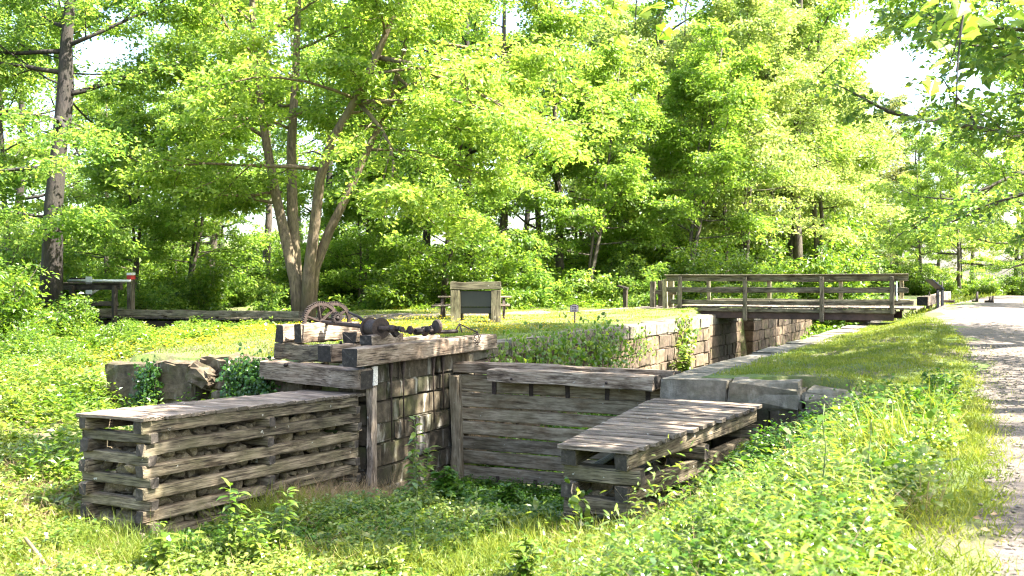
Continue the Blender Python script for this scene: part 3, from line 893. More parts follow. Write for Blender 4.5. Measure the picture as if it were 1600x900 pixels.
for k in range(5):
    a_, b_ = np.array(pts[k]), np.array(pts[k+1])
    for q in (0.0, 0.5):
        c_ = a_ + (b_ - a_) * (q + 0.25)
        m = Mesh(); ring(m, c_, unit(np.cross(b_ - a_, FW) + (0.8 * FW if q else 0)), 0.018, 0.032, 0.014, 10); m.build('link', RUST, ch)
for k, (u_, v0, v1, kn) in enumerate(((611, 566, 690, 'nearest the crib'), (630, 562, 676, 'second from the crib'), (677, 556, 660, 'third from the crib'), (692, 553, 640, 'nearest the bulkhead'))):
    xx = LX + 0.07
    pa = on_x(u_, v0, xx); pb = on_x(u_ + 2, v1, xx)
    o = rod('hanging_rod', [(xx, pa[1], 0.22), (xx, pa[1], -0.02), (xx, pa[1], -0.1), (xx + 0.01, pa[1] + 0.02, pb[2])], [0.05, 0.03, 0.016, 0.013], RUST, None, 7)
    tag(o, 'rusty iron rod hanging down the damp stone wall, ' + kn, 'iron rod')

# ------------------------------------------------------------------ footbridge over the lock
BY0, BY1 = 39.2, 42.6
br = thing('footbridge', (-7.7, 40.9, 0.2), 'timber footbridge with plank railings crossing the lock on rusty steel beams', 'footbridge')
for yy in (BY0 + 0.02, BY1 - 0.02):
    timber('steel_beam', (-11.9, yy + (0.1 if yy < 40 else -0.1), 0.33), (-3.9, yy + (0.1 if yy < 40 else -0.1), 0.33), 0.12, 0.27, RUST_R, br, seg=6, jit=0.002)
timber('fascia_board', (-11.8, BY0 + 0.0, 0.545), (-3.8, BY0 + 0.0, 0.545), 0.06, 0.14, W_RAIL, br, seg=8, jit=0.004)
x = -12.3
while x < -3.3:
    timber('deck_plank', (x + 0.1, BY0 - 0.05 + rw.uniform(-.03, .03), 0.65 + rw.uniform(-.004, .004)), (x + 0.1, BY1 + 0.1, 0.65), 0.19, 0.06, W_DECK, br, seg=2, jit=0.003)
    x += 0.2
for k, yy in enumerate((BY0, BY1)):
    timber('kerb_beam', (-12.4 if k == 0 else -11.6, yy + 0.05, 0.84), (-3.2 if k == 0 else -3.6, yy + 0.05, 0.86), 0.16, 0.17, W_RAIL if k == 0 else W_PALE, br, seg=8, jit=0.006)
    for xx in (-12.0, -9.36, -6.44, -3.94):
        xo = xx if k == 0 or xx > -4 else xx + 0.15
        timber('post', (xo, yy + (-0.12 if k == 0 else 0.2), 0.12 if xx not in (-12.0, -3.94) else 0.45), (xo, yy + (-0.12 if k == 0 else 0.2), 1.84), 0.16, 0.11, W_RAIL if k == 0 else W_PALE, br, up=(0, 1, 0), seg=4, jit=0.004)
        rod('bolt', [(xo, yy + (-0.19 if k == 0 else 0.27), 1.74), (xo, yy + (-0.17 if k == 0 else 0.25), 1.74)], 0.02, RUST_D, br, 6)
    ends = (-12.6, -3.38) if k == 0 else (-11.5, -3.75)
    for (za, hh) in ((1.78, 0.21), (1.32, 0.19)):
        timber('rail', (ends[0], yy, za), (ends[1], yy, za + 0.01), 0.06, hh, W_RAIL, br, seg=9, jit=0.006)
    timber('cap_rail', (ends[0] - 0.05, yy - 0.03, 1.91), (ends[1], yy - 0.03, 1.92), 0.22, 0.05, W_RAIL, br, seg=9, jit=0.004)
for xx, yy, hh in ((-12.75, 39.5, 1.75), (-12.55, 39.7, 1.8), (-13.1, 40.0, 1.7), (-13.25, 39.4, 1.65)):
    timber('end_post', (xx, yy, 0.35), (xx, yy, hh), 0.2, 0.18, W_PALE if xx > -13 else W_RAIL, br, up=(0, 1, 0), seg=4, jit=0.006)
timber('end_rail', (-13.35, 39.5, 1.2), (-12.3, 39.6, 1.2), 0.08, 0.18, W_RAIL, br, seg=3)
timber('marker_board', (-3.78, BY0 - 0.02, 0.95), (-3.78, BY0 - 0.02, 1.66), 0.05, 0.13, WHITE, br, up=(0, 1, 0), seg=2, jit=0.001)
# stone pad & leaning prop pole at the wall
o = rod('prop_pole', [(LX + 0.25, 33.1, -1.7), (LX + 0.12, 33.6, -0.7), (LX + 0.05, 33.9, 0.45)], [0.05, 0.045, 0.04], W_DECK, None, 7)
tag(o, 'thin weathered pole leaning against the lock wall before the bridge', 'pole')
pd = block('pad_stone', RX - 0.5, RX + 0.35, 41.2, 42.2, 0.02, 0.18, S_COPE, None)
tag(pd, 'pale flat stone lying on the coping beneath the footbridge', 'stone')

# ------------------------------------------------------------------ information board, picnic table, signs
def g(x, y): return float(gz(x, y))
bp0, bp1 = at(712, 31.0), at(775, 31.0)
gb = g(bp0[0], bp0[1]) - 0.05
bd = thing('information_board', (*(bp0 + bp1)[:2] / 2, gb), 'backless timber frame holding a dark information panel on the grass', 'information board')
dv = unit(bp1 - bp0); nb = np.array([dv[1], -dv[0], 0])
for p, tw in ((bp0, 0), (bp1, 0)):
    timber('post', (p[0], p[1], gb), (p[0], p[1], gb + 1.08), 0.30, 0.32, W_BOARD, bd, up=tuple(-nb), seg=4, jit=0.004, ch=0.01)
q0, q1 = bp0 - dv * 0.16, bp1 + dv * 0.16
timber('lintel', (q0[0], q0[1], gb + 1.205), (q1[0], q1[1], gb + 1.215), 0.34, 0.24, W_BOARD, bd, seg=5, jit=0.004)
pa, pb = bp0 + dv * 0.14, bp1 - dv * 0.14
timber('panel', (pa[0], pa[1], gb + 0.80), (pb[0], pb[1], gb + 0.80), 0.06, 0.50, DKPANEL, bd, seg=2, jit=0.001)
timber('lower_panel', (pa[0] - nb[0]*.05, pa[1] - nb[1]*.05, gb + 0.44), (pb[0] - nb[0]*.05, pb[1] - nb[1]*.05, gb + 0.44), 0.05, 0.2, DKPANEL, bd, seg=2, jit=0.001)
for p in (pa, pb):
    p2 = p + (dv if p is pa else -dv) * 0.03
    timber('brace', (p2[0] - nb[0]*0.18, p2[1] - nb[1]*0.18, gb + 0.12), (p2[0] - nb[0]*0.18, p2[1] - nb[1]*0.18, gb + 1.05), 0.08, 0.12, W_BOARD, bd, up=(1, 0, 0), seg=2)

tc_ = at(741, 35.0); gt_ = g(tc_[0], tc_[1])
pt = thing('picnic_table', (tc_[0], tc_[1], gt_), 'grey picnic table half hidden behind the information board', 'table')
for k in range(4):
    o_ = tc_ + nb * (k - 1.5) * 0.19
    a_, b_ = o_ - dv * 1.25, o_ + dv * 1.3
    timber('top_plank', (a_[0], a_[1], gt_ + 0.74), (b_[0], b_[1], gt_ + 0.74), 0.18, 0.05, W_DECK, pt, seg=3)
for s_ in (-1, 1):
    o_ = tc_ + nb * s_ * 0.78
    a_, b_ = o_ - dv * 1.42, o_ + dv * 1.25
    timber('bench_plank', (a_[0], a_[1], gt_ + 0.45), (b_[0], b_[1], gt_ + 0.45), 0.26, 0.05, W_DECK, pt, seg=3)
    for e in (-1.1, 1.05):
        l0 = tc_ + dv * e + nb * s_ * 0.72; l1 = tc_ + dv * e + nb * s_ * 0.25
        timber('leg', (l0[0], l0[1], gt_), (l1[0], l1[1], gt_ + 0.72), 0.06, 0.09, RUST, pt, up=tuple(dv), seg=2)
        timber('leg', (l0[0]+nb[0]*s_*.06, l0[1]+nb[1]*s_*.06, gt_), (l0[0]+nb[0]*s_*.06, l0[1]+nb[1]*s_*.06, gt_ + 0.42), 0.05, 0.05, RUST, pt, up=tuple(dv), seg=2)

sp_ = at(898, 31.0); gs = g(sp_[0], sp_[1])
sg = thing('lock_sign', (sp_[0], sp_[1], gs), 'small plaque with arched top on a short dark post in the grass', 'sign')
timber('post', (sp_[0], sp_[1], gs - 0.1), (sp_[0], sp_[1], gs + 0.40), 0.06, 0.07, W_DARK, sg, up=tuple(FW), seg=2)
tilt = unit(np.array([0.10, -0.98, 0])); sdv = np.array([-tilt[1], tilt[0], 0.0])
def plate(name, w, h, arch, off, mat, parent, zc, th=0.02):
    n = 9
    xs_ = np.linspace(-w/2, w/2, n)
    top = h/2 + arch * (1 - (xs_ / (w/2)) ** 2)
    V = []
    for dd in (0, th):
        for x_, z_ in zip(xs_, np.full(n, -h/2)): V.append((x_, dd, z_))
        for x_, z_ in zip(xs_, top): V.append((x_, dd, z_))
    V = np.array(V); Qs = []
    for k in range(n - 1):
        Qs += [(k, k+1, n+k+1, n+k), (2*n+k+1, 2*n+k, 3*n+k, 3*n+k+1), (k+1, k, 2*n+k, 2*n+k+1), (n+k, n+k+1, 3*n+k+1, 3*n+k)]
    Qs += [(0, n, 3*n, 2*n), (n-1, 2*n+n-1, 3*n+n-1, n+n-1)]
    Wd = np.array([sp_[0], sp_[1], zc]) + tilt * off + V[:, :1] * sdv - V[:, 1:2] * tilt + V[:, 2:3] * UPV
    return link(name, np_mesh(name, Wd, np.zeros((0, 3)), mat, quads=Qs), parent)
SZ = gs + 0.47
fr = plate('frame', 0.27, 0.20, 0.05, 0.055, SIGN_D, sg, SZ)
fc = plate('face', 0.235, 0.165, 0.045, 0.064, SIGN, fr, SZ, 0.006)
def mark(x0_, z0_, w, h):
    m = Mesh(); c = np.array([sp_[0], sp_[1], SZ]) + tilt * 0.068 + sdv * x0_ + UPV * z0_
    bar_between(m, c - sdv * w/2, c + sdv * w/2, h, 0.004, tilt); m.build('marking', SIGN_D, fc)
for x_, z_, w_, h_ in ((0, 0.075, 0.14, 0.028), (-0.055, 0.015, 0.022, 0.05), (0.0, 0.012, 0.016, 0.055), (0.05, 0.015, 0.035, 0.05), (0.0, -0.05, 0.15, 0.018)):
    mark(x_, z_, w_, h_)

sx = at(977, 44.0); gs2 = g(sx[0], sx[1])
o = thing('low_post', (sx[0], sx[1], gs2), 'low dark wooden post with tilted cap at the edge of the woods', 'post')
timber('shaft', (sx[0], sx[1], gs2 - 0.1), (sx[0], sx[1], gs2 + 0.85), 0.17, 0.17, W_DARK, o, up=(0, 1, 0), seg=3)
timber('cap', (sx[0] - 0.34, sx[1], gs2 + 0.98), (sx[0] + 0.12, sx[1], gs2 + 0.86), 0.2, 0.10, W_DARK, o, seg=2)

wy = at(1472, 46.0); gw = g(wy[0], wy[1])
o = thing('wayside_panel', (wy[0], wy[1], gw), 'dark angled wayside exhibit panel on two posts by the towpath', 'sign')
for s_ in (0, 1):
    b_ = wy + FW * 0.5 * s_
    timber('post', (b_[0], b_[1], gw - 0.1), (b_[0], b_[1], gw + 0.88), 0.12, 0.1, BLACK, o, up=tuple(FW), seg=2, jit=0.001)
pc = wy + FW * 0.25
e0 = pc - RT * 0.52 + UPV * (gw + 1.32 - pc[2]); e1 = pc + RT * 0.03 + UPV * (gw + 0.86 - pc[2])
timber('panel', e0, e1, 0.8, 0.07, BLACK, o, seg=2, jit=0.001)
# balance beam of the upper gate and far ironwork
b0_ = at(1441, 47.0); b1_ = at(1478, 57.0)
o = thing('balance_beam', (b0_[0], b0_[1], 0.4), 'heavy grey balance beam beyond the footbridge, dark sawn end', 'beam')
timber('beam', (b0_[0], b0_[1], 0.73), (b1_[0], b1_[1], 0.88), 0.5, 0.42, W_BEAM, o, seg=6)
bm_ = (b0_ + b1_) / 2
timber('support_post', (bm_[0] - .3, bm_[1], 0.1), (bm_[0] - .3, bm_[1], 0.75), 0.3, 0.3, W_BEAM, o, up=(0, 1, 0), seg=2)
timber('crosspiece', (bm_[0] - .1, bm_[1] + .5, 0.62), (bm_[0] + 0.9, bm_[1] + .5, 0.62), 0.25, 0.14, W_BEAM, o, seg=2)
for k, f in enumerate((0.25, 0.6, 0.8)):
    c_ = b0_ + (b1_ - b0_) * f
    rod('iron_rod', [(c_[0], c_[1], 0.9), (c_[0], c_[1], 1.15 + 0.5 * (k > 0))], 0.04, RUST_D, o, 6)
l0_, l1_ = at(1532, 52.0), at(1574, 50.0)
o = thing('low_timber', (l0_[0], l0_[1], 0.2), 'low timber sill carrying bits of iron in the far field', 'timber')
timber('beam', (l0_[0], l0_[1], 0.36), (l1_[0], l1_[1], 0.36), 0.4, 0.28, W_BEAM, o, seg=4)
for f, hh in ((0.2, 0.5), (0.8, 0.3), (0.7, 0.25)):
    c_ = l0_ + (l1_ - l0_) * f + FW * 1.0
    rod('iron_stub', [(c_[0] - 0.25, c_[1], 0.6), (c_[0], c_[1], 0.62), (c_[0] + 0.02, c_[1], 0.62 + hh)], [0.08, 0.1, 0.05], RUST_D, o, 6)

# ------------------------------------------------------------------ bridge over the bypass flume, with railing and gate
fb = thing('flume_bridge', (-28, 28, 0.3), 'long low timber deck bridging the bypass ditch near the big tree', 'bridge')
FY = 28.0
timber('kerb_beam', (-33.5, FY, 0.44), (-22.3, FY - 0.1, 0.50), 0.24, 0.22, W_RAIL, fb, seg=9, jit=0.008)
timber('stringer', (-33.0, FY + 0.1, 0.02), (-22.6, FY + 0.1, 0.06), 0.25, 0.26, W_DARK, fb, seg=7)
timber('stringer', (-33.0, FY + 2.4, 0.02), (-22.6, FY + 2.4, 0.06), 0.25, 0.26, W_DARK, fb, seg=7)
for k in range(53):
    x = -33.2 + k * 0.203
    timber('deck_plank', (x, FY - 0.14 - rw.uniform(0, .05), 0.235 + k*0.001), (x, FY + 2.7, 0.235 + k*0.001), 0.19, 0.055, W_RAIL, fb, seg=2, jit=0.003)
for k in range(4):
    x = -31.9 + k * 2.6
    timber('spacer', (x - .5, FY - 0.03, 0.305 + k*0.002), (x + .5, FY - 0.03, 0.31 + k*0.002), 0.2, 0.07, W_DECK, fb, seg=2)
rl = thing('timber_railing', (-33, 28, 0.3), 'dark post and rail barrier at the far end of the ditch bridge', 'railing')
ra, rb_ = at(97, 37.5), at(184, 36.6)
timber('top_rail', (ra[0], ra[1], 1.46), (rb_[0] + .2, rb_[1], 1.46), 0.14, 0.22, W_DARK, rl, seg=4)
timber('cap', (ra[0], ra[1] - .02, 1.60), (rb_[0] + .25, rb_[1] - .02, 1.60), 0.3, 0.05, W_DARK, rl, seg=4)
timber('lower_rail', (ra[0], ra[1], 0.82), (rb_[0], rb_[1], 0.84), 0.1, 0.17, W_DARK, rl, seg=4)
for uu, d_ in ((97, 37.5), (118, 37.2), (184, 36.6)):
    p = at(uu, d_)
    timber('post', (p[0], p[1] - 0.13, -0.1), (p[0], p[1] - 0.13, 1.5), 0.16, 0.16, W_DARK, rl, up=(0, 1, 0), seg=3)
sb = at(139, 40.0)
o = thing('notice_board', (sb[0], sb[1], 0.3), 'pale blank notice plate seen through the dark railing', 'sign')
timber('plate', (sb[0], sb[1], 1.15), (sb[0], sb[1], 1.85), 0.02, 0.36, WHITE, o, up=(0, 1, 0), seg=2, jit=0.001).rotation_euler.rotate_axis('X', math.pi/2)
timber('stake', (sb[0], sb[1] + .06, 0.1), (sb[0], sb[1] + .06, 1.8), 0.06, 0.06, W_DARK, o, up=(0, 1, 0), seg=2)
gp = at(205, 39.5); ga = at(110, 40.5)
o = thing('barrier_gate', (gp[0], gp[1], 0.3), 'white swing barrier on a post with red and white cap', 'gate')
timber('post', (gp[0], gp[1], 0.2), (gp[0], gp[1], 1.72), 0.22, 0.22, W_RAIL, o, up=(0, 1, 0), seg=3)
timber('red_band', (gp[0], gp[1], 1.74), (gp[0], gp[1], 1.90), 0.24, 0.24, RED, o, up=(0, 1, 0), seg=2, jit=0.001)
timber('white_band', (gp[0], gp[1], 1.905), (gp[0], gp[1], 2.0), 0.24, 0.24, WHITE, o, up=(0, 1, 0), seg=2, jit=0.001)
rod('barrier_arm', [(gp[0] + .1, gp[1] - .1, 1.68), (ga[0], ga[1] - .1, 1.70)], 0.05, WHITE, o, 8)
rod('stay', [at(137, 40.2, 463), at(157, 40.0, 450)], 0.05, WHITE_PEEL, o, 6)
timber('weight_box', at(113, 40.5, 438), at(130, 40.3, 438), 0.25, 0.2, RUST, o, seg=2)

# ------------------------------------------------------------------ trees
def rot_about(d, axis, ang):
    axis = axis / (np.linalg.norm(axis) + 1e-9)
    return d * math.cos(ang) + np.cross(axis, d) * math.sin(ang) + axis * (axis @ d) * (1 - math.cos(ang))

def wander(r, p, d, ln, n, wob, lift):
    pts = [np.array(p, float)]
    d = np.array(d, float)
    for k in range(n):
        d = d + r.normal(0, wob, 3) + np.array([0, 0, lift])
        d /= np.linalg.norm(d)
        pts.append(pts[-1] + d * ln / n)
    return np.array(pts)

def interp(pts, t):
    f = t * (len(pts) - 1); k = min(int(f), len(pts) - 2)
    return pts[k] + (pts[k+1] - pts[k]) * (f - k), unit(pts[k+1] - pts[k])

def spray_leaves(r, tw_p, tw_d, m, rs, size, flat=0.055, droop=-0.15, wr=0.62):
    n = len(tw_p)
    P = np.repeat(tw_p, m, 0); D = np.repeat(tw_d, m, 0)
    up = np.array([0, 0, 1.0])
    tilt_ = np.repeat(unit(up + r.normal(0, 0.22, (n, 3))), m, 0)
    side = unit(np.cross(D, tilt_)); fwd = np.cross(tilt_, side)
    uu = r.uniform(-0.25, 1.15, n*m); vv = r.normal(0, 0.42, n*m)
    hh = r.normal(0, flat, n*m)
    pos = P + fwd * (uu * rs)[:, None] + side * (vv * rs)[:, None] + tilt_ * (hh * rs * 2)[:, None] + np.array([0, 0, 1]) * (droop * (uu**2 + vv**2) * rs)[:, None]
    d = fwd * 0.5 + side * np.sign(vv)[:, None] * 0.9 + r.normal(0, 0.5, (n*m, 3)); d[:, 2] -= 0.25
    nn = tilt_ + r.normal(0, 0.55, (n*m, 3))
    ln = size * np.clip(np.exp(r.normal(-0.05, 0.3, n*m)), 0.45, 1.5) * np.repeat(r.uniform(0.8, 1.25, n), m)
    return pos, d, nn, ln, ln * wr

def build_tree(root, seed, stems, limbs, limb_len, nsub, ntw, m, size, leafmat, barkmat, t0=0.3, elev=(5, 55), rs=0.6, sub_frac=0.42, shape=None, extra=None, bias=None, twig_wood=True, drop=0.0, sides=8, cmin=None):
    """stems: list of (points, r0, r1) relative to root"""
    r = np.random.default_rng(seed)
    w = Mesh(); twp, twd = [], []
    def limb_out(pp, d, ln, r0, lvl_n, ntwig):
        pts = wander(r, pp, d, ln, 6, 0.14, 0.015)
        w.tube(pts, np.linspace(r0, r0 * 0.25, 7), 5)
        for j in range(lvl_n):
            t2 = 0.18 + 0.82 * (j + r.random()) / lvl_n
            p2, d2 = interp(pts, min(t2, 0.999))
            ang = r.uniform(0.5, 1.1) * (1 if j % 2 else -1)
            dd = rot_about(d2, np.array([0, 0, 1.0]) + r.normal(0, 0.25, 3), ang) + r.normal(0, 0.15, 3)
            dd /= np.linalg.norm(dd)
            l2 = ln * sub_frac * (1.15 - 0.6 * t2) * r.uniform(0.7, 1.3)
            sp2 = wander(r, p2, dd, l2, 4, 0.16, -0.01)
            if twig_wood: w.tube(sp2, np.linspace(max(0.016, r0 * 0.36), 0.008, 5), 4)
            for q in range(ntwig):
                if r.random() < drop: continue
                t3 = 0.15 + 0.85 * (q + r.random()) / ntwig
                p3, d3 = interp(sp2, min(t3, 0.999))
                d3 = rot_about(d3, np.array([0, 0, 1.0]), r.uniform(-1.1, 1.1))
                twp.append(p3); twd.append(d3)
    for (pts, r0, r1) in stems:
        pts = np.asarray(pts, float)
        rad = r0 + (r1 - r0) * np.linspace(0, 1, len(pts)) ** 0.8
        w.tube(pts, rad, sides)
        nl = limbs
        az = r.uniform(0, 6.28)
        for k in range(nl):
            t = t0 + (0.99 - t0) * (k + 0.5 * r.random()) / nl
            pp, dd = interp(pts, t)
            az += 2.4 + r.normal(0, 0.3)
            el = math.radians(elev[0] + (elev[1] - elev[0]) * (t - t0) / (1 - t0) + r.normal(0, 8))
            d = np.array([math.cos(az) * math.cos(el), math.sin(az) * math.cos(el), math.sin(el)])
            if bias is not None: d = unit(d + np.asarray(bias))
            sh = (1.0 - 0.55 * ((t - t0) / (1 - t0)) ** 1.5) if shape is None else shape((t - t0) / (1 - t0))
            limb_out(pp, d, limb_len * sh * r.uniform(0.75, 1.2), max(0.03, (r0 + (r1 - r0) * t) * 0.42), nsub, ntw)
    for (pp, d, ln, r0) in (extra or []):
        limb_out(np.array(pp, float), unit(np.array(d, float)), ln, r0, nsub + 2, ntw)
    w.build('trunk', barkmat, root, True)
    twp = np.array(twp); twd = np.array(twd)
    if cmin is not None:
        kp = twp[:, 2] > cmin; twp = twp[kp]; twd = twd[kp]
    P, D, Nn, Ln, Wd = spray_leaves(r, twp, twd, m, rs, size)
    V, T = leaves_data(P, D, Nn, Ln, Wd)
    link('crown', np_mesh('crown', V, T, leafmat), root)
    return root

def straight(r, H, lean=(0, 0), wob=0.25, n=9):
    z = np.linspace(0, H, n)
    x = lean[0] * z / H + np.cumsum(r.normal(0, wob, n)) * 0.35
    y = lean[1] * z / H + np.cumsum(r.normal(0, wob, n)) * 0.35
    x -= x[0]; y -= y[0]
    return np.column_stack([x, y, z])

def tree_root(name, loc, label, group=None):
    return thing(name, loc, label, 'tree', group)

# big multi-stemmed maple behind the gear wheel
HB = at(472, 38.0); HB[2] = g(HB[0], HB[1]) - 0.1
hero = tree_root('maple_tree', (0, 0, 0), 'big many-stemmed maple with pale trunks rising behind the gear wheel')
hero.location = (0, 0, 0)
def hp(lst, dz):
    return np.array([at(u, 38.0 + dd, v) - HB for (u, v, dd) in lst])
stems = [
    (hp([(468, 496, 0), (462, 440, 0), (448, 380, .3), (430, 300, .8), (414, 210, 1.3), (400, 110, 1.8), (394, 0, 2.2), (388, -120, 2.6), (384, -230, 3)], 0), 0.29, 0.07),
    (hp([(474, 496, 0.2), (462, 430, .5), (457, 330, 1.0), (455, 230, 1.6), (462, 120, 2.2), (466, 0, 3.0), (474, -120, 3.6), (480, -260, 4)], 0), 0.31, 0.07),
    (hp([(480, 496, -0.1), (482, 430, -.3), (492, 350, -.6), (500, 280, -1.0), (518, 220, -1.4), (556, 155, -1.8), (592, 80, -2.2), (625, 0, -2.4), (655, -100, -2.6), (670, -220, -2.8)], 0), 0.27, 0.07),
    (hp([(484, 496, 0.1), (492, 420, 0.0), (515, 360, -.2), (545, 300, -.4), (572, 240, 0.0), (608, 165, .5), (636, 60, 1.0), (652, -40, 1.4), (668, -150, 1.8)], 0), 0.24, 0.06),
]
ex = []
for (u0, v0, d0, u1, v1, d1, r0) in [(505, 265, -.9, 230, 232, -3.5, .09), (560, 160, -1.8, 800, 150, -5, .1), (610, 160, .5, 880, 80, -1, .1), (560, 160, -1.4, 740, 200, -5, .09), (414, 215, 1.3, 240, 110, 0, .09),
                                     (430, 300, .8, 260, 330, -1.5, .07), (545, 300, -.4, 740, 330, -3, .07), (440, 300, 1, 330, 300, 3.5, .05), (450, 200, 1, 300, 130, -4, .08), (592, 90, -2, 900, 200, -4, .1), (620, 120, .6, 760, 240, 2, .08), (440, 320, .6, 180, 250, 1, .07), (640, 60, 1, 960, 130, 0, .09)]:
    a_, b_ = at(u0, 38 + d0, v0) - HB, at(u1, 38 + d1, v1) - HB
    ex.append((a_, b_ - a_, float(np.linalg.norm(b_ - a_)), r0))
build_tree(hero, 21, stems, 10, 5.2, 7, 7, 42, 0.165, LF_HERO, BARK_P, t0=0.50, elev=(8, 50), rs=0.75, extra=ex, sides=10, cmin=2.2)
hero.location = Vector([float(k) for k in HB])

# tall dark trunk at the left edge
r_ = np.random.default_rng(5)
TB = at(80, 35.0); TB[2] = g(TB[0], TB[1]) - 0.1
tl = tree_root('oak_tree', (0, 0, 0), 'tall tree with straight dark trunk behind the dark post and rail barrier')
def lp(lst, d): return np.array([at(u, d + dd, v) - TB for (u, v, dd) in lst])
build_tree(tl, 33, [(lp([(80, 480, 0), (82, 400, 0), (84, 320, 0), (92, 240, .2), (100, 150, .3), (104, 70, .4), (110, 0, .6), (116, -110, .8), (118, -240, 1)], 35), 0.40, 0.12),
                    (lp([(92, 250, .2), (106, 200, .6), (112, 140, 1.4), (110, 60, 2.4), (106, -60, 3)], 35), 0.15, 0.05)], 9, 5.0, 7, 7, 40, 0.15, LF_MID, BARK_D, t0=0.42, elev=(-5, 50), rs=0.75,
           extra=[(lp([(88, 260, 0)], 35)[0], -RT + np.array([0, 0, 0.15]), 4.0, .09), (lp([(103, 80, .4)], 35)[0], -RT + np.array([0, 0, 0.2]), 5.0, .1), (lp([(84, 330, 0)], 35)[0], RT * 0.8 - FW * .6 + np.array([0, 0, -0.1]), 3.4, .06), (lp([(84, 340, 0)], 35)[0], -RT - FW * .8 + np.array([0, 0, 0.0]), 4.0, .06)], sides=10)
tl.location = Vector([float(k) for k in TB])

# overhanging tree right of the towpath
OB = np.array([5.0, 25.0, g(5.0, 25.0)])
rg = tree_root('ash_tree', (0, 0, 0), 'leafy tree right of the towpath, branches reaching in over the path')
r_ = np.random.default_rng(8)
build_tree(rg, 44, [(straight(r_, 17, (-1.5, -1), 0.25), 0.42, 0.10)], 30, 8.2, 9, 9, 26, 0.16, LF_BLUE, BARK, t0=0.24, elev=(0, 45), rs=0.7, drop=0.04, bias=(-0.45, 0.1, 0))
rg.location = Vector([float(k) for k in OB])

for (sd, u_, d_, H_, lm_, lab) in ((45, 1700, 44, 19, LF_YEL, 'spreading yellow-green tree behind the wayside panel, filling the side of the view'), (46, 1650, 82, 20, LF_HERO, 'broad green tree beyond the open field edge behind the spreading one')):
    b_ = at(u_, d_); b_[2] = g(b_[0], b_[1]) - 0.1
    t_ = tree_root('field_tree', (0, 0, 0), lab)
    build_tree(t_, sd, [(straight(np.random.default_rng(sd), H_, (-1, 0), 0.25), 0.4, 0.1)], 24, 9.5, 8, 8, 28, 0.21, lm_, BARK, t0=0.20, elev=(6, 48), rs=0.85, drop=0.04, cmin=2.8)
    t_.location = Vector([float(k) for k in b_])

# shade tree beside the lock, its crown above the picture
SB_ = np.array([5.6, 15.0, g(5.6, 15.0)])
sh = tree_root('sycamore_tree', (0, 0, 0), 'tall tree near the camera whose high crown shades the lock')
sh_st = [(np.array([[0, 0, 0], [0, 0.1, 2.5], [-0.5, 0.0, 5], [-2.2, -0.4, 7.2], [-4.8, -0.9, 8.4], [-7.4, -1.1, 9.4], [-9.6, -1.2, 10.2]]), 0.40, 0.10),
         (np.array([[-0.4, 0.0, 4.6], [-1.6, 1.0, 6.8], [-3.6, 2.0, 8.4], [-6.0, 2.4, 9.6], [-8.6, 2.4, 10.6]]), 0.26, 0.09)]
build_tree(sh, 55, sh_st[:1], 20, 2.6, 6, 6, 32, 0.20, LF_MID, BARK, t0=0.66, elev=(5, 40), rs=0.7, drop=0.22, cmin=7.3, shape=lambda q: 1.0)
build_tree(sh, 56, sh_st[1:], 16, 3.2, 6, 6, 30, 0.20, LF_MID, BARK, t0=0.42, elev=(5, 40), rs=0.7, drop=0.40, cmin=7.3, shape=lambda q: 1.0 - 0.15 * q)
sh.location = Vector([float(k) for k in SB_])

# woodland: a few grown kinds, copied
def proto(name, seed, H, r0, limbs, ll, m, size, lm, bm_, lean=(0, 0), t0=0.2, elev=(0, 55), nsub=6, ntw=6, rs=0.75, wob=0.25, drop=0.0, nst=1):
    r2 = np.random.default_rng(seed)
    root = tree_root(name, (0, 0, 0), '')
    sts = []
    for k in range(nst):
        sts.append((straight(r2, H * (1 - 0.12 * k), (lean[0] + r2.normal(0, 1.2) * (nst > 1), lean[1] + r2.normal(0, 1.2) * (nst > 1)), wob), r0 * (1 - 0.15 * k), r0 * 0.2))
    build_tree(root, seed, sts, limbs, ll, nsub, ntw, m, size, lm, bm_, t0=t0, elev=elev, rs=rs, drop=drop, sides=7)
    return root
PR = {
    'A': proto('woodland_tree', 61, 19, 0.32, 17, 6.0, 38, 0.18, LF_MID, BARK_D, t0=0.16, drop=0.12),
    'B': proto('woodland_tree', 62, 17, 0.26, 17, 5.5, 38, 0.18, LF_HERO, BARK, lean=(1.5, 0), t0=0.14, drop=0.12),
    'C': proto('woodland_tree', 63, 21, 0.30, 15, 5.2, 36, 0.18, LF_YEL, BARK, t0=0.30, elev=(10, 60), drop=0.15),
    'D': proto('woodland_tree', 64, 14, 0.16, 15, 4.4, 40, 0.165, LF_YEL, BARK, lean=(2.6, 0.5), t0=0.22, nst=2),
    'F': proto('woodland_tree', 66, 18, 0.17, 13, 4.8, 38, 0.175, LF_LIME, BARK, t0=0.28, elev=(5, 55), drop=0.12, nst=2, wob=0.35),
    'E': proto('woodland_tree', 65, 20, 0.30, 15, 5.5, 30, 0.22, LF_PALE, BARK, t0=0.18, drop=0.15),
}
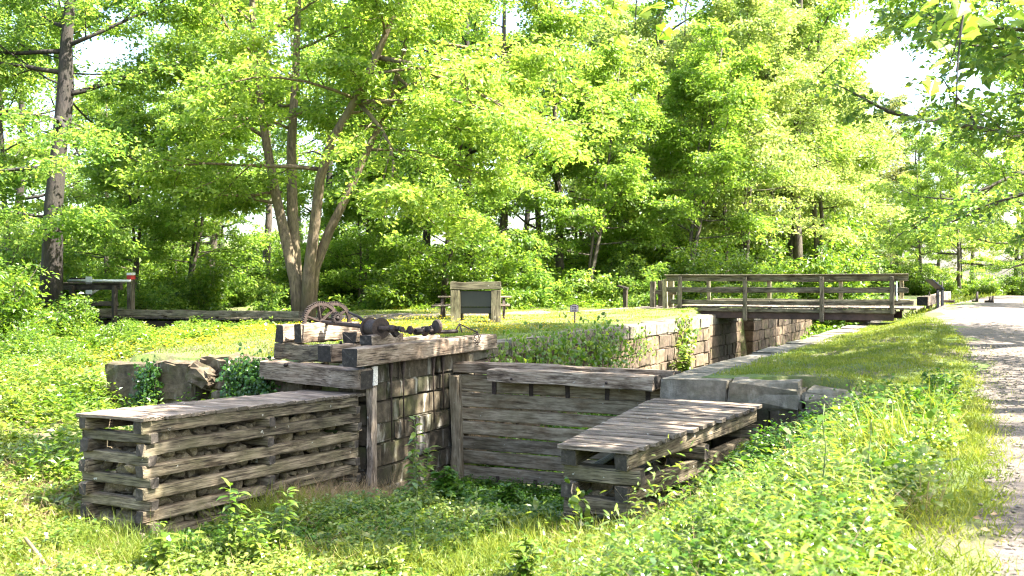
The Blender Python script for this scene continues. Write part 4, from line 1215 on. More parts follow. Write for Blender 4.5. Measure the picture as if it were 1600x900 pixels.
def shrub_proto(seed, H, lm, nb_=14, m=34, size=0.14):
    r2 = np.random.default_rng(seed)
    root = thing('shrub', (0, 0, 0), '', 'shrub')
    w = Mesh(); tp, td = [], []
    for k in range(nb_):
        az = k * 2.4; el = r2.uniform(0.5, 1.35)
        d = np.array([math.cos(az)*math.cos(el), math.sin(az)*math.cos(el), math.sin(el)])
        pts = wander(r2, r2.normal(0, 0.15, 3) * [1, 1, 0], d, H * r2.uniform(0.6, 1.15), 6, 0.16, -0.03)
        w.tube(pts, np.linspace(0.03, 0.008, 7), 4)
        for q in range(16):
            p3, d3 = interp(pts, 0.12 + 0.87 * r2.random())
            tp.append(p3); td.append(rot_about(d3, np.array([0, 0, 1.0]), r2.uniform(-2, 2)) + np.array([0, 0, -0.3]))
    w.build('stems', BARK, root)
    P, D, Nn, Ln, Wd = spray_leaves(r2, np.array(tp), unit(np.array(td)), m, 0.55, size)
    V, T = leaves_data(P, D, Nn, Ln, Wd)
    link('foliage', np_mesh('foliage', V, T, lm), root)
    return root
SH = {'p': shrub_proto(71, 3.0, LF_SHRUB), 'q': shrub_proto(72, 2.2, LF_SHRUB, 12), 'r': shrub_proto(73, 2.6, LF_MID, 12), 's': shrub_proto(74, 1.6, LF_SHRUB, 10, 30, 0.10)}
used = set()
def plant(kind, u, depth, scale, label, group, rz=None, dz=-0.1, zs=1.0):
    src = PR.get(kind) or SH[kind]
    o = src if kind not in used else copy_tree(src)
    used.add(kind)
    p = at(u, depth); zz = g(p[0], p[1])
    o.location = (float(p[0]), float(p[1]), zz + dz)
    o.rotation_euler = (0, 0, rw.uniform(0, 6.28) if rz is None else rz)
    o.scale = (scale, scale, scale * zs)
    o['label'] = label
    if group: o['group'] = group
    elif 'group' in o: del o['group']
    return o
def spot(u):
    for lim, ph in ((60, 'left of the tall dark trunk'), (215, 'behind the dark barrier'), (420, 'behind the ditch bridge'), (530, 'behind the big maple'), (690, 'right of the big maple'), (800, 'behind the information board'), (960, 'behind the small plaque'), (1060, 'near the low dark post'), (1160, 'behind the footbridge left end'), (1290, 'behind the footbridge middle'), (1420, 'behind the footbridge right end'), (1480, 'beyond the wayside panel')):
        if u < lim: return ph
    return 'across the field'
G1, G2, G3, G4 = 'trees of the dense wood', 'pale trees far beyond the footbridge', 'shrubs along the foot of the wood', 'far trees across the open field'
plant('A', 738, 49, 1.0, 'dark leaning trunk standing just behind the information board', None, rz=0.6)
plant('C', 782, 54, 1.0, 'straight dark trunk close to the right of the leaning one behind the information board', None, rz=2.0)
plant('C', 1045, 62, 1.25, 'tall straight grey tree rising high above the left end of the footbridge', None, rz=4.0)
plant('D', 1068, 54, 1.0, 'slender leaning trunk springing up behind the left end of the footbridge', None, rz=YAW)
plant('D', 915, 52, 0.9, 'thin leaning sapling tree between the small plaque and the low dark post', None, rz=YAW + 0.2)
plant('F', 1165, 58, 1.05, 'slender curved trunk rising behind the middle of the footbridge', None, rz=2.6)
for (k, u, d, s) in [('B', -60, 46, 1), ('A', 30, 58, 1.05), ('B', 165, 50, 0.62), ('A', 262, 62, 0.85), ('B', 330, 54, 1.0), ('C', 415, 66, 1.05), ('A', 520, 60, 1.0), ('B', 600, 55, 0.95), ('A', 660, 66, 1.1), ('B', 850, 62, 1.0), ('B', 880, 55, 1.1), ('F', 905, 68, 1.1), ('F', 975, 60, 0.95), ('A', 1010, 78, 1.05), ('F', 1105, 66, 1.0), ('F', 1135, 60, 0.85),
                     ('A', 100, 78, 1.2), ('C', 185, 90, 0.8), ('A', 350, 84, 1.2), ('C', 470, 90, 1.3), ('A', 590, 86, 1.2), ('C', 700, 92, 1.3), ('A', 820, 92, 1.2), ('C', 930, 98, 1.3), ('A', -40, 72, 1.2), ('F', 1205, 64, 1.0), ('F', 1235, 72, 1.1), ('F', 1160, 76, 1.25), ('F', 1190, 86, 1.3), ('F', 1085, 84, 1.3), ('F', 1270, 80, 1.2), ('F', 1300, 92, 1.05), ('F', 1278, 70, 1.35), ('C', 1248, 66, 1.3), ('F', 1320, 88, 1.0), ('D', 690, 47, 0.8), ('D', 560, 50, 0.75), ('D', 290, 46, 0.75), ('B', 20, 42, 0.7), ('D', 210, 44, 0.7), ('C', 760, 74, 1.1)]:
    plant(k, u, d, s, {'A': 'mid-green leafy tree', 'B': 'bright maple-green tree', 'C': 'tall airy yellow-green tree', 'D': 'slender young yellow-green tree', 'F': 'pale lime many-stemmed tree'}[k] + (' deep in the wood ' if d > 70 else ' at the wood front ') + spot(u), G1)
for (u, d, s) in [(1180, 92, 1.1), (1250, 105, 1.15), (1300, 115, 1.2), (1340, 120, 1.2), (1385, 135, 1.25), (1320, 150, 1.45), (1080, 105, 1.2), (1150, 130, 1.4), (1010, 120, 1.4), (1260, 150, 1.3)]:
    plant('E', u, d, s, 'far-off tree with haze-pale leaves ' + spot(u), G2)
for (k, u, d, s) in [('E', 1370, 140, 1.15), ('E', 1400, 120, 0.85), ('A', 1430, 112, 0.9), ('B', 1465, 118, 1.0), ('B', 1440, 98, 0.7), ('A', 1500, 108, 1.0), ('E', 1520, 130, 1.1), ('B', 1500, 96, 0.8), ('A', 1585, 112, 0.9), ('B', 1625, 105, 0.9), ('E', 1600, 140, 1.2), ('A', 1680, 100, 1.0), ('A', 1350, 100, 0.6), ('E', 1440, 150, 1.3), ('B', 1395, 104, 0.55)]:
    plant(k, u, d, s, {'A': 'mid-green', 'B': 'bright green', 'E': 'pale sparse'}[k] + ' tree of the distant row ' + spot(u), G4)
for (x_, y_, s_, k_, lb_) in [(11.0, 14.5, 0.75, 'B', 'tree beside the towpath abreast of the shorter crib, shading the gravel'), (10.0, 9.5, 0.7, 'A', 'tree beside the towpath next to the camera, shading the gravel')]:
    o = plant(k_, 800, 50, s_, lb_, None)
    o.location = (x_, y_, g(x_, y_) - 0.1)
# shrubs of the wood's edge
for u in range(-40, 1240, 46):
    d = 43 + rw.uniform(0, 8) + (3 if u > 850 else 0)
    if 430 < u < 520: d += 3
    plant('pqr'[int(rw.integers(3))], u + rw.uniform(-15, 15), d, rw.uniform(0.75, 1.15), 'bushy green shrub at the wood edge ' + spot(u), G3)
for u in range(-30, 1300, 62):
    plant('pqr'[int(rw.integers(3))], u + rw.uniform(-20, 20), 54 + rw.uniform(0, 8), rw.uniform(1.2, 1.7), 'larger second-row shrub at the wood edge ' + spot(u), G3)
for u in range(-40, 1330, 58):
    plant('pqr'[int(rw.integers(3))], u + rw.uniform(-20, 20), 72 + rw.uniform(0, 14), rw.uniform(2.0, 2.6), 'tall bushy thicket deep in the wood ' + spot(u), 'thickets deep in the wood')
for u in range(1340, 1640, 34):
    plant('pqr'[int(rw.integers(3))], u, 92 + rw.uniform(0, 8), rw.uniform(0.9, 1.4), 'low shrub of the distant row ' + spot(u), 'shrubs across the open field')
# shrubs in the ditch and on the left slope
for (u, d, s, k) in [(20, 33, 1.0, 'p'), (70, 31.5, 0.75, 'q'), (150, 32.5, 0.5, 'q'), (205, 31.0, 0.4, 's'), (120, 29.0, 0.62, 'q'), (-20, 27, 0.9, 'p'), (40, 26, 0.7, 's'), (185, 27.5, 0.55, 's'), (90, 24, 0.55, 's'), (15, 21, 0.55, 's'), (-15, 37, 1.3, 'r'), (35, 39, 1.2, 'p'), (225, 41, 0.8, 'r')]:
    plant(k, u, d, s, {'p': 'large', 'q': 'medium', 'r': 'tall', 's': 'small'}[k] + ' green shrub in the overgrown ditch ' + ('close to the slope, ' if d < 28 else 'near the ditch bridge, ') + ('at the view edge' if u < 60 else 'before the dark barrier'), 'shrubs in the overgrown ditch')

# ------------------------------------------------------------------ ground cover
def scatter(n, x0, x1, y0, y1, seed, ok=None, clump=0.0):
    r = np.random.default_rng(seed)
    x = r.uniform(x0, x1, n); y = r.uniform(y0, y1, n)
    if clump:
        nz = np.sin(x * 1.9 + 1.3 * np.sin(y * 1.1)) * np.sin(y * 1.7 + np.sin(x * 0.9)) + r.normal(0, 0.5, n)
        k = nz > -clump
        x, y = x[k], y[k]
    if ok is not None:
        k = ok(x, y); x, y = x[k], y[k]
    return x, y
def in_view(x, y, pad=0.08, dmin=0.8):
    c = x * FW[0] + y * FW[1]; l = x * RT[0] + y * RT[1]
    return (c > dmin) & (np.abs(l) < c * (800 / FPX + pad) + 0.8)
def solid(x, y):
    """where walls, cribs, paths and coping stand"""
    s = (x > -11.35) & (x < -10.0) & (y > 9.3) & (y < 14.5)
    s |= (x > RX - 0.1) & (x < -4.5 + (y - 12.25) * 0.27) & (y > 12.15) & (y < 16.4)
    s |= (x > -10.75) & (x < -9.95) & (y > 14.3)
    s |= (x > -12.4) & (x < -9.6) & (y > 14.0) & (y < 16.2)
    s |= (x > RX) & (x < RX + 0.75) & (y > 16.3)
    s |= (x > RX) & (x < RX + 2.5) & (y > 16.3) & (y < 17.4)
    s |= (x > -16.5) & (x < -11.3) & (y > 14.3) & (y < 15.15)
    s |= (x > RX - 4.7) & (x < RX + 0.1) & (y > 17.2)
    s |= (x - path_c(y) > -1.80) & (x - path_c(y) < 1.8 + 1.6 * ss(14, 34, y))
    s |= (x > -12.3) & (x < -3.2) & (y > 38.9) & (y < 43)
    return s
CURV = cur
def on_track(x, y, w):
    d = np.min((x[:, None] - CURV[None, ::3, 0])**2 + (y[:, None] - CURV[None, ::3, 1])**2, 1)
    return d < w * w

def weeds(name, mat, label, cat, x, y, h, m, lsz, seed, kind='six', spread=0.35, wr=0.5, split=None, stems=True, origin=(0, 0, 0)):
    r = np.random.default_rng(seed)
    n = len(x); z = gz(x, y) - 0.02
    h = np.broadcast_to(h, (n,)) * r.uniform(0.55, 1.25, n) * (0.85 + 0.45 * np.sin(x * 1.3 + 2 * np.sin(y * 0.7)) * np.sin(y * 1.5 + np.sin(x * 0.8)))
    h = h * (1 - 0.68 * (((x > -6.2) & (x < -2.9 + 0.0 * y) & (y > 6.8) & (y < 12.3)) | ((x > -10.2) & (x < -8.9) & (y > 9.5) & (y < 14.5))))
    lean = r.normal(0, 0.16, (n, 2))
    t = np.tile((np.arange(m) + 0.6) / m, n); t = np.clip(t + r.normal(0, 0.06, n*m), 0.05, 1.05)
    H = np.repeat(h, m)
    bx = np.repeat(x, m) + np.repeat(lean[:, 0], m) * H * t**1.5
    by = np.repeat(y, m) + np.repeat(lean[:, 1], m) * H * t**1.5
    bz = np.repeat(z, m) + H * t
    az = np.repeat(r.uniform(0, 6.28, n), m) + np.tile(np.arange(m) * 2.4, n) + r.normal(0, 0.5, n*m)
    rad = spread * H * (1.05 - 0.75 * t) * r.uniform(0.15, 1, n*m)
    D = np.stack([np.cos(az), np.sin(az), r.normal(0.15, 0.38, n*m)], 1)
    P = np.stack([bx, by, bz], 1) + D * rad[:, None]
    Nn = np.array([0, 0, 1.0]) + r.normal(0, 0.42, (n*m, 3))
    ln = np.repeat(r.uniform(0.75, 1.3, n), m) * lsz * (1.1 - 0.5 * t) * r.uniform(0.7, 1.25, n*m)
    V, T = leaves_data(P, D, Nn, ln, ln * wr, kind)
    o = link(name, np_mesh(name, V, T, mat))
    tag(o, label, cat, kind='stuff')
    return o

def grass(name, mat, label, x, y, h, wd, seed, blades=6, rad=0.06, lean=0.35):
    r = np.random.default_rng(seed)
    n = len(x)
    X = np.repeat(x, blades) + r.normal(0, rad, n*blades); Y = np.repeat(y, blades) + r.normal(0, rad, n*blades)
    Z = gz(X, Y) - 0.015
    D = unit(np.stack([r.normal(0, lean, n*blades), r.normal(0, lean, n*blades), np.ones(n*blades)], 1))
    az = r.uniform(0, 6.28, n*blades)
    Nn = np.stack([np.cos(az), np.sin(az), np.zeros(n*blades)], 1)
    ln = np.repeat(np.broadcast_to(h, (n,)) * r.uniform(0.6, 1.3, n), blades) * r.uniform(0.6, 1.25, n*blades)
    V, T = leaves_data(np.stack([X, Y, Z], 1), D, Nn, ln, np.full(n*blades, wd) * r.uniform(0.7, 1.3, n*blades), 'blade')
    o = link(name, np_mesh(name, V, T, mat))
    return tag(o, label, 'grass', kind='stuff')

free = lambda x, y: (~solid(x, y)) & in_view(x, y)
# the weedy bank between crib and towpath: several kinds, each in its own patches
def patch(x, y, seed, sc=1.0):
    r = np.random.default_rng(seed); v = 0
    for k in range(5):
        a = r.uniform(0, 6.28); f_ = sc * r.uniform(0.7, 2.6)
        v = v + np.sin((x * math.cos(a) + y * math.sin(a)) * f_ + r.uniform(0, 6.28))
    return v / 2.2
bank = lambda x, y: free(x, y) & (x < -0.5 - 0.25 * np.sin(y * 2.1))
lowx = lambda x: ss(-2.6, -3.8, x)
x, y = scatter(5600, -5.0, -0.5, 2.2, 16.3, 201, bank)
weeds('undergrowth', LF_WEED, 'dense small-leaved weeds covering the bank beside the towpath', 'weeds', x, y, 0.30 - 0.08 * lowx(x), 18, 0.07, 301, 'six', 0.5, 0.6)
x, y = scatter(3200, -4.4, -0.7, 2.2, 15.5, 202, lambda x, y: bank(x, y) & (patch(x, y, 1) > 0.1))
weeds('undergrowth', LF_LOW, 'patches of darker broad-leaved weeds on the bank', 'weeds', x, y, 0.46 - 0.18 * lowx(x), 20, 0.105, 302, 'six', 0.42, 0.55)
x, y = scatter(2600, -4.6, -0.5, 2.2, 15.5, 231, lambda x, y: bank(x, y) & (patch(x, y, 2) > 0.25))
weeds('undergrowth', LF_PALEW, 'patches of pale glossy weeds catching the light on the bank', 'weeds', x, y, 0.50 - 0.24 * lowx(x), 20, 0.085, 331, 'six', 0.45, 0.7)
x, y = scatter(2200, -3.4, -0.6, 2.5, 14, 232, lambda x, y: bank(x, y) & (patch(x, y, 3) > 0.45))
weeds('undergrowth', LF_WEED, 'narrow-leaved upright stems standing above the bank weeds', 'weeds', x, y, 0.72, 34, 0.10, 332, 'six', 0.16, 0.22)
x, y = scatter(1300, -3.6, -0.8, 2.2, 15, 233, lambda x, y: bank(x, y) & (patch(x, y, 4) > 0.6))
grass('grass', GRASS_M, 'clumps of long grass among the weeds of the bank', x, y, 0.36, 0.008, 333, 9, 0.07, 0.5)
x, y = scatter(260, -4.0, -0.5, 2.2, 15, 234, bank)
grass('grass', STRAW, 'a few dead straw stems among the weeds of the bank', x, y, 0.50, 0.006, 334, 4, 0.05, 0.5)
# channel floor
x, y = scatter(5200, -10.0, -4.6, 5.5, 17.3, 203, lambda x, y: free(x, y) & (y > 9))
weeds('ground_cover', LF_LOW, 'low green creeping plants on the channel floor below the bulkhead', 'weeds', x, y, 0.20, 13, 0.085, 303, 'six', 0.6, 0.6)
x, y = scatter(4500, -14.0, -3.5, 5.0, 12.5, 224, free)
weeds('ground_cover', LF_WEED, 'low creeping plants between the taller weeds in front of the cribs', 'weeds', x, y, 0.13, 12, 0.07, 324, 'six', 0.8, 0.55)
x, y = scatter(3600, -12.0, -3.5, 5.0, 12.5, 204, lambda x, y: free(x, y) & (patch(x, y, 6) > -0.15))
weeds('undergrowth', LF_WEED, 'bright mixed weeds on the channel floor in front', 'weeds', x, y, 0.32, 16, 0.105, 304, 'six', 0.5, 0.42)
x, y = scatter(1100, -12.5, -3.5, 5.5, 12.5, 221, lambda x, y: free(x, y) & (patch(x, y, 7) > 0.25))
grass('grass', STRAW, 'pale dry grass mixed into the channel floor in front', x, y, 0.30, 0.007, 321, 9, 0.10, 0.9)
x, y = scatter(5200, -13.0, -2.5, 5.0, 12.3, 205, lambda x, y: free(x, y) & (patch(x, y, 8) > -0.1))
grass('grass', GRASS_M, 'thin bright grass among the weeds in front of the cribs', x, y, 0.34, 0.008, 305, 9, 0.07, 0.5)
x, y = scatter(2400, -13.0, -3.5, 5.5, 12.6, 254, lambda x, y: free(x, y) & (patch(x, y, 14) > 0.1))
weeds('undergrowth', LF_PALEW, 'bright pale weeds in patches on the channel floor', 'weeds', x, y, 0.34, 18, 0.09, 354, 'six', 0.45, 0.6)
x, y = scatter(420, -12.5, -3.0, 5.5, 13.5, 251, lambda x, y: free(x, y) & (patch(x, y, 12) > 0.2))
weeds('undergrowth', LF_PALEW, 'broad dock leaves spreading on the channel floor', 'weeds', x, y, 0.24, 9, 0.24, 351, 'six', 0.3, 0.38)
x, y = scatter(300, -3.6, -0.7, 3.0, 14, 252, lambda x, y: bank(x, y) & (patch(x, y, 13) > 0.1))
weeds('undergrowth', LF_LOW, 'broad dock leaves spreading among the bank weeds', 'weeds', x, y, 0.45, 11, 0.19, 352, 'six', 0.25, 0.42)
# left slope
nolawn = lambda x, y: free(x, y) & ~((y > 15.1) & (x > -19.5 - 0.9 * np.sin(y * 0.9)) & (x > -19.5 - (y - 15) * 0.35))
x, y = scatter(8000, -34, -11.4, 6.0, 27.6, 206, nolawn)
weeds('undergrowth', LF_WEED, 'sunlit leafy weeds covering the slope beside the slatted crib', 'weeds', x, y, 0.50 - 0.28 * ss(14, 20, y), 18, 0.15, 306, 'two', 0.45, 0.5)
x, y = scatter(3400, -34, -12, 8.0, 27, 207, lambda x, y: nolawn(x, y) & (patch(x, y, 9, 0.6) > 0.1))
weeds('undergrowth', LF_SHRUB, 'taller darker weeds on the slope beside the slatted crib', 'weeds', x, y, 0.75 - 0.42 * ss(14, 20, y), 26, 0.17, 307, 'two', 0.32, 0.45)
x, y = scatter(700, -14, -11.3, 7.5, 10.5, 217, free)
grass('grass', STRAW, 'dry straw-coloured grass lying at the foot of the crib', x, y, 0.35, 0.007, 317, 9, 0.1, 1.1)
x, y = scatter(420, -10.0, -8.7, 11.8, 14.6, 218, free)
grass('dry_grass', STRAW, 'heap of dry reddish straw at the foot of the upright plank', x, y, 0.36, 0.007, 318, 14, 0.12, 1.6)
x, y = scatter(3000, -26, -11.4, 6.0, 22, 241, lambda x, y: nolawn(x, y) & (patch(x, y, 10, 0.7) > 0.2))
weeds('undergrowth', LF_PALEW, 'pale whitish weeds in patches on the sunny slope', 'weeds', x, y, 0.55 - 0.25 * ss(14, 20, y), 20, 0.12, 341, 'six', 0.4, 0.45)
x, y = scatter(1200, -22, -11.4, 6.0, 16, 242, lambda x, y: nolawn(x, y) & (patch(x, y, 11, 0.8) > 0.3))
grass('grass', GRASS_M, 'long grass growing through the weeds of the slope', x, y, 0.55, 0.010, 342, 10, 0.08, 0.4)
# lawn behind the winch, with buttercups
lawn = lambda x, y: free(x, y) & (~on_track(x, y, 1.05)) & ((x > -23.5) | (y > 30))
x, y = scatter(17000, -24.5, -10.7, 15.2, 46, 208, lawn)
grass('grass', GRASS_M, 'sunny grass on the flat behind the stone wall', x, y, 0.07, 0.016, 308, 5, 0.14, 0.45)
x, y = scatter(9000, -22, -10.9, 15.6, 34, 209, lambda x, y: lawn(x, y) & (((x < -11.5) & (y < 24)) | (R.random(len(x)) < 0.3)), 0.6)
r9 = np.random.default_rng(9)
zf = gz(x, y) + r9.uniform(0.05, 0.20, len(x))
az = r9.uniform(0, 6.28, len(x))
V, T = leaves_data(np.stack([x, y, zf], 1), np.stack([np.cos(az), np.sin(az), 0.3 * np.ones(len(x))], 1), np.array([0, 0, 1.0]) + r9.normal(0, 0.4, (len(x), 3)), np.full(len(x), 0.05), np.full(len(x), 0.05), 'two')
tag(link('flowers', np_mesh('flowers', V, T, FLOWER)), 'yellow buttercups dotted over the grass behind the winch', 'flowers', kind='stuff')
x, y = scatter(5200, -24.5, -10.7, 15.4, 26, 219, lawn)
grass('grass', GRASS_M, 'longer meadow grass below the buttercups', x, y, 0.13, 0.010, 319, 5, 0.12, 0.4)
# strip between coping and towpath
x, y = scatter(14000, -4.75, 0.4, 16.6, 44, 210, lambda x, y: free(x, y))
grass('grass', GRASS_M, 'short shaded grass strip between the coping and the towpath', x, y, 0.085, 0.012, 310, 7, 0.09, 0.6)
x, y = scatter(4200, -1.6, -0.1, 3.0, 17.5, 211, lambda x, y: free(x, y), 0.3)
grass('grass', GRASS_M, 'bright long grass along the edge of the towpath', x, y, 0.13, 0.008, 311, 9, 0.08, 0.7)
x, y = scatter(46, -1.6, -0.75, 9.2, 11.6, 212, free)
grass('grass', GRASS_M, 'tall tuft of yellow-green grass beside the towpath', x, y, 0.62, 0.012, 312, 12, 0.10, 0.22)
r10 = np.random.default_rng(10)
x, y = scatter(7000, -0.6, 6, 4, 24, 261, lambda x, y: in_view(x, y) & (x - path_c(y) > -1.9))
PV, PT = icosphere(0)
PV2 = (PV[None] * r10.uniform(0.006, 0.02, (len(x), 1, 1)) * np.array([1.2, 1, 0.6]) + np.stack([x, y, gz(x, y) + 0.034], 1)[:, None])
tag(link('gravel', np_mesh('gravel', PV2.reshape(-1, 3), (np.arange(len(x))[:, None, None] * 12 + PT[None]).reshape(-1, 3), S_COPE)), 'loose gravel and small stones scattered on the towpath', 'gravel', kind='stuff')
x, y = scatter(900, -0.7, 5, 4, 30, 262, lambda x, y: in_view(x, y) & (x - path_c(y) > -1.95))
az = r10.uniform(0, 6.28, len(x))
V, T = leaves_data(np.stack([x, y, gz(x, y) + 0.04], 1), np.stack([np.cos(az), np.sin(az), 0 * az], 1), np.array([0, 0, 1.0]) + r10.normal(0, 0.3, (len(x), 3)), r10.uniform(0.03, 0.07, len(x)), r10.uniform(0.02, 0.04, len(x)), 'two')
tag(link('leaf_litter', np_mesh('leaf_litter', V, T, STRAW)), 'dry fallen leaves and bits littering the towpath', 'leaf litter', kind='stuff')
x, y = scatter(900, -0.4, 0.6, 4, 24, 263, lambda x, y: in_view(x, y) & (x - path_c(y) > -1.85) & (x - path_c(y) < -1.3))
grass('grass', GRASS_M, 'stray grass tufts breaking the edge of the towpath', x, y, 0.07, 0.008, 363, 6, 0.04, 0.8)
x, y = scatter(3200, -9.85, -5.6, 17.9, 52, 271)
weeds('ground_cover', LF_LOW, 'green plants growing on the dry floor of the lock chamber', 'weeds', x, y, 0.4, 14, 0.16, 371, 'two', 0.5, 0.5)
# far field and forest floor
x, y = scatter(9000, -60, -8, 44, 70, 213, in_view)
weeds('undergrowth', LF_SHRUB, 'green plants carpeting the ground under the wood', 'weeds', x, y, 0.5, 14, 0.22, 313, 'two', 0.5, 0.5)
x, y = scatter(6500, -4.5, 32, 44, 105, 214, lambda x, y: in_view(x, y) & ~solid(x, y))
grass('grass', GRASS_M, 'open sunlit meadow beyond the wayside panel', x, y, 0.35, 0.05, 314, 6, 0.3, 0.5)
x, y = scatter(2600, 2.9, 9, 8, 44, 215, lambda x, y: in_view(x, y) & ~solid(x, y))
grass('grass', GRASS_M, 'grass on the far verge of the towpath', x, y, 0.2, 0.014, 315, 7, 0.12, 0.5)

# ------------------------------------------------------------------ climbing plants and single weeds
def vine(label, pts, nrm, n, size, mat, seed, cat='ivy', spread=0.15, thick=0.1, kind='six', wr=0.8):
    """leaves hanging in a mat over a wall; pts: hanging lines (start, end)"""
    r = np.random.default_rng(seed)
    t = thing('ivy', pts[0][0], label, cat)
    m_ = Mesh(); P = []
    for a, b in pts:
        a = np.array(a, float); b = np.array(b, float)
        ln = np.linspace(0, 1, 7)[:, None]
        line = a + (b - a) * ln + np.cumsum(r.normal(0, 0.02, (7, 3)), 0)
        m_.tube(line, np.linspace(0.012, 0.006, 7), 4)
        k = r.uniform(0, 1, n)
        P.append(a + (b - a) * k[:, None] + r.normal(0, spread, (n, 3)))
    m_.build('stems', BARK, t)['kind'] = 'stuff'
    P = np.concatenate(P); N_ = len(P)
    nrm = np.array(nrm, float)
    P = P + nrm * np.abs(r.normal(0, thick, N_))[:, None]
    D = r.normal(0, 0.5, (N_, 3)); D[:, 2] -= 0.8
    Nn = nrm + np.array([0, 0, 0.5]) + r.normal(0, 0.4, (N_, 3))
    ln = size * r.uniform(0.6, 1.3, N_)
    V, T = leaves_data(P, D, Nn, ln, ln * wr, kind)
    link('foliage', np_mesh('foliage', V, T, mat), t)
    return t
vine('dark ivy sheet hanging over the wing wall beside the log beam', [((-13.05 + 0.16*k, 14.36, 0.22 - 0.03*abs(k-3)), (-13.0 + 0.17*k, 14.32, -0.62)) for k in range(6)], (0, -1, 0), 230, 0.085, LF_IVY, 401, spread=0.11, thick=0.05)
vine('narrow strand of dark ivy down the middle of the wing wall', [((-15.25 + 0.12*k, 14.34, 0.0), (-15.4 + 0.14*k, 14.30, -0.85)) for k in range(3)], (0, -1, 0), 240, 0.08, LF_IVY, 402, spread=0.10, thick=0.04)
vine('bright trailing creeper smothering the lock wall behind the bulkhead', [((LX + 0.0, 19.0 + 0.55*k, 0.30), (LX + 0.25, 19.0 + 0.55*k, -0.75 - 0.25*math.sin(k))) for k in range(14)], (1, 0, 0.4), 150, 0.12, LF_SHRUB, 403, cat='creeper', spread=0.22, thick=0.22)
vine('creeper hanging on the lock wall just before the footbridge', [((LX, 32.4 + 0.3*k, 0.4), (LX + 0.15, 32.6 + 0.3*k, -0.6)) for k in range(4)], (1, 0, 0.2), 60, 0.15, LF_WEED, 404, cat='creeper', spread=0.15, thick=0.12)
vine('leafy climber on the sunny face of the middle lock wall', [((LX, 27.6 + 0.5*k, 0.1), (LX + 0.1, 27.7 + 0.5*k, -0.5)) for k in range(4)], (1, 0, 0.2), 40, 0.11, LF_WEED, 405, cat='creeper', spread=0.16, thick=0.08)
vine('thin vine with heart-shaped leaves climbing the end of the shorter crib', [((-5.2, 12.1, -1.0), (-5.05, 12.05, -1.75)), ((-5.05, 12.1, -1.2), (-4.75, 12.05, -1.8))], (0, -1, 0), 26, 0.12, LF_WEED, 406, cat='vine', spread=0.09, thick=0.05)

def single(name, label, base, h, m, lsz, seed, mat=LF_WEED, wr=0.35, spread=0.25, lean=(0, 0), br=1, cat='plant'):
    r = np.random.default_rng(seed)
    base = np.array(base, float)
    t = thing(name, base, label, cat)
    w = Mesh(); P, D = [], []
    for q in range(br):
        top = base + np.array([lean[0] + (r.normal(0, .2*h) if q else 0), lean[1] + (r.normal(0, .2*h) if q else 0), h * (1 if q == 0 else r.uniform(.5, .9))])
        f = np.linspace(0, 1, 8)[:, None]
        line = base + (top - base) * f + np.cumsum(r.normal(0, 0.012*h, (8, 3)), 0) * [1, 1, 0]
        w.tube(line, np.linspace(0.010*h + .003, 0.003, 8), 5)
        for k in range(m):
            tq = 0.15 + 0.85 * (k + 0.5) / m
            p, d = interp(line, min(tq, .999))
            az = k * 2.4 + r.normal(0, .4)
            P.append(p); D.append((math.cos(az), math.sin(az), r.normal(0.15, .25)))
    w.build('stem', STEM, t, True)
    P = np.array(P); D = np.array(D)
    ln = lsz * r.uniform(0.7, 1.25, len(P))
    V, T = leaves_data(P, D, np.array([0, 0, 1.0]) + r.normal(0, .25, (len(P), 3)), ln, ln * wr, 'six')
    link('foliage', np_mesh('foliage', V, T, mat), t)
    return t
def gp_(u, d):
    p = at(u, d); return (p[0], p[1], g(p[0], p[1]) - 0.02)
single('tall_weed', 'tall bushy-topped weed standing against the damp stone wall', gp_(648, 14.6), 1.45, 46, 0.18, 501, br=3, wr=0.4)
single('tall_weed', 'single upright weed with narrow leaves before the damp stone wall', gp_(652, 12.2), 1.0, 26, 0.21, 502, wr=0.25)
single('tall_weed', 'slim weed with drooping narrow leaves in the shade before the bulkhead', gp_(745, 12.4), 0.85, 18, 0.22, 503, wr=0.2)
single('sapling', 'blurred leafy sapling stem standing tall on the near bank', gp_(1290, 6.6), 1.0, 26, 0.12, 504, wr=0.5, br=2, cat='sapling')
single('sapling', 'second thin leafy stem on the near bank, closer to the path', gp_(1360, 6.3), 0.85, 22, 0.11, 505, wr=0.5, cat='sapling')
single('tall_weed', 'dark green weed with long leaves at the middle of the long crib', gp_(362, 12.0), 0.95, 40, 0.19, 506, mat=LF_WEED, br=3, wr=0.3)
single('tall_weed', 'leafy weed growing at the near corner of the long crib', gp_(250, 11.5), 0.6, 28, 0.16, 507, br=3, wr=0.4)
single('tall_weed', 'weed with toothed leaves near the far end of the long crib', gp_(440, 12.2), 0.8, 36, 0.19, 508, mat=LF_WEED, br=3, wr=0.3)
single('tall_weed', 'weed at the foot of the long crib between its two larger neighbours', gp_(400, 11.8), 0.65, 30, 0.17, 509, br=2, wr=0.35)
single('tall_weed', 'low yellow-green weed in the centre of the sunny channel floor', gp_(820, 11.0), 0.62, 34, 0.16, 510, br=4, wr=0.45)
single('bramble', 'dark leafy bramble clump in the shade at the wall foot', gp_(700, 15.2), 0.6, 60, 0.13, 511, mat=LF_LOW, br=10, wr=0.6, cat='bramble')
single('bramble', 'dark leafy clump growing at the foot of the bulkhead', gp_(800, 15.6), 0.45, 50, 0.12, 512, mat=LF_LOW, br=9, wr=0.6, cat='bramble')
single('sapling', 'leafy young plant rooted on the lock wall beside the leaning pole', (LX + 0.5, 31.6, -1.6), 1.2, 40, 0.24, 513, br=5, wr=0.6, cat='sapling')

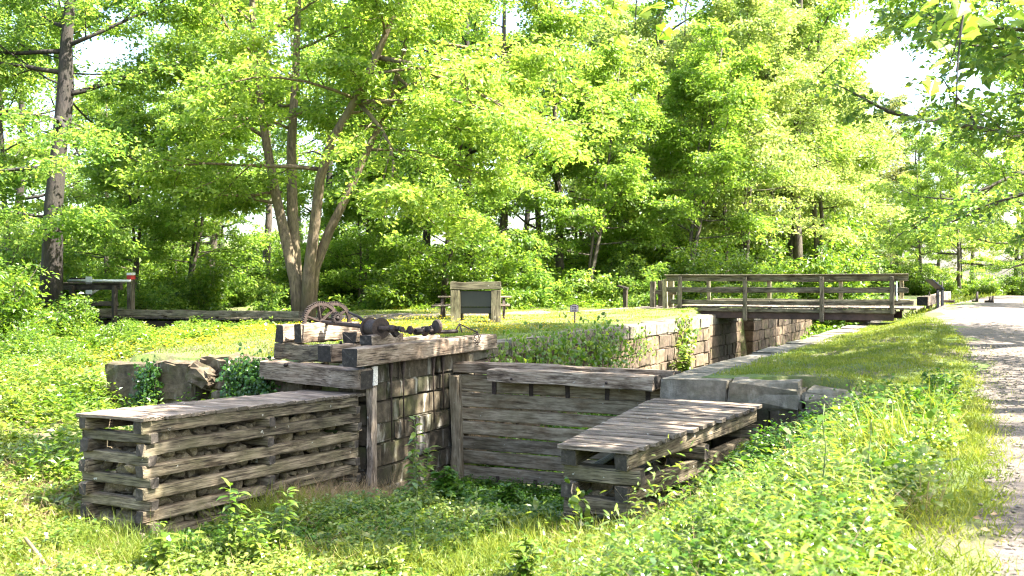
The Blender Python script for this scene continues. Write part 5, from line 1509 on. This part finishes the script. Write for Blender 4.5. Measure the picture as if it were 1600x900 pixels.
sb_ = gp_(60, 11.6)
st_ = rod('fallen_stick', [(sb_[0] - 0.35, sb_[1] + 0.1, sb_[2] + 0.34), (sb_[0], sb_[1], sb_[2] + 0.22), (sb_[0] + 0.4, sb_[1] - 0.12, sb_[2] + 0.08)], [0.022, 0.026, 0.018], STRAW, None, 7)
tag(st_, 'pale broken stick lying in the grass left of the long crib', 'stick')
# overhanging maple twigs above the towpath, near the camera
MAPLE = np.array([[0, 0], [0.16, 0.05], [0.42, -0.02], [0.34, 0.18], [0.52, 0.42], [0.28, 0.42], [0.2, 0.52], [0.17, 0.72], [0, 1.0], [-0.17, 0.72], [-0.2, 0.52], [-0.28, 0.42], [-0.52, 0.42], [-0.34, 0.18], [-0.42, -0.02], [-0.16, 0.05]])
def maple_twig(label, root_p, tips, seed, nl=12, size=0.13, mat=LF_HERO):
    r = np.random.default_rng(seed)
    t = thing('maple_branch', root_p, label, 'branch')
    w = Mesh(); V, T = [], []; n = 0
    for tip in tips:
        a = np.array(root_p, float); b = np.array(tip, float)
        f = np.linspace(0, 1, 9)[:, None]
        line = a + (b - a) * f + np.cumsum(r.normal(0, 0.02, (9, 3)), 0) + np.array([0, 0, 0.15]) * np.sin(f * 3.1)
        w.tube(line, np.linspace(0.016, 0.004, 9), 5)
        for k in range(nl):
            p, d = interp(line, min(.999, 0.45 + 0.55 * (k + r.random()) / nl))
            p = p + r.normal(0, 0.10, 3); p[2] -= abs(r.normal(0, 0.07))
            D = unit(np.array([r.normal(0, .8), r.normal(0, .8), -0.5])); Nn = unit(np.array([0, 0, 1.0]) + r.normal(0, .5, 3))
            S = unit(np.cross(D, Nn)); s_ = size * r.uniform(.7, 1.25)
            pts_ = p + S * (MAPLE[:, :1] * s_) + D * (MAPLE[:, 1:] * s_) + np.cross(S, D) * (np.abs(MAPLE[:, :1]) * s_ * -0.25)
            V.append(pts_); m0 = len(MAPLE)
            c_ = n + 8
            for q in range(m0 - 1):
                if q in (7, 8): continue
                T.append((c_, n + q, n + q + 1))
            n += m0
    w.build('twig', BARK_D, t, True)
    link('foliage', np_mesh('foliage', np.concatenate(V), T, mat), t)
    return t
maple_twig('dark maple sprays hanging low over the towpath from above', at(1560, 6.6, -190), [at(1478, 6.4, 105), at(1505, 6.2, 175), at(1450, 6.9, 25), at(1580, 6.5, 20)], 601, 11)
maple_twig('tuft of green maple leaves hanging in at the top edge of the wood', at(990, 7.0, -160), [at(972, 7.0, 35), at(955, 7.1, 5)], 602, 9)
maple_twig('loose sprig of pale maple leaves beside the green tuft', at(1110, 7.5, -150), [at(1078, 7.4, 62), at(1115, 7.6, 15)], 603, 5, mat=LF_YEL)
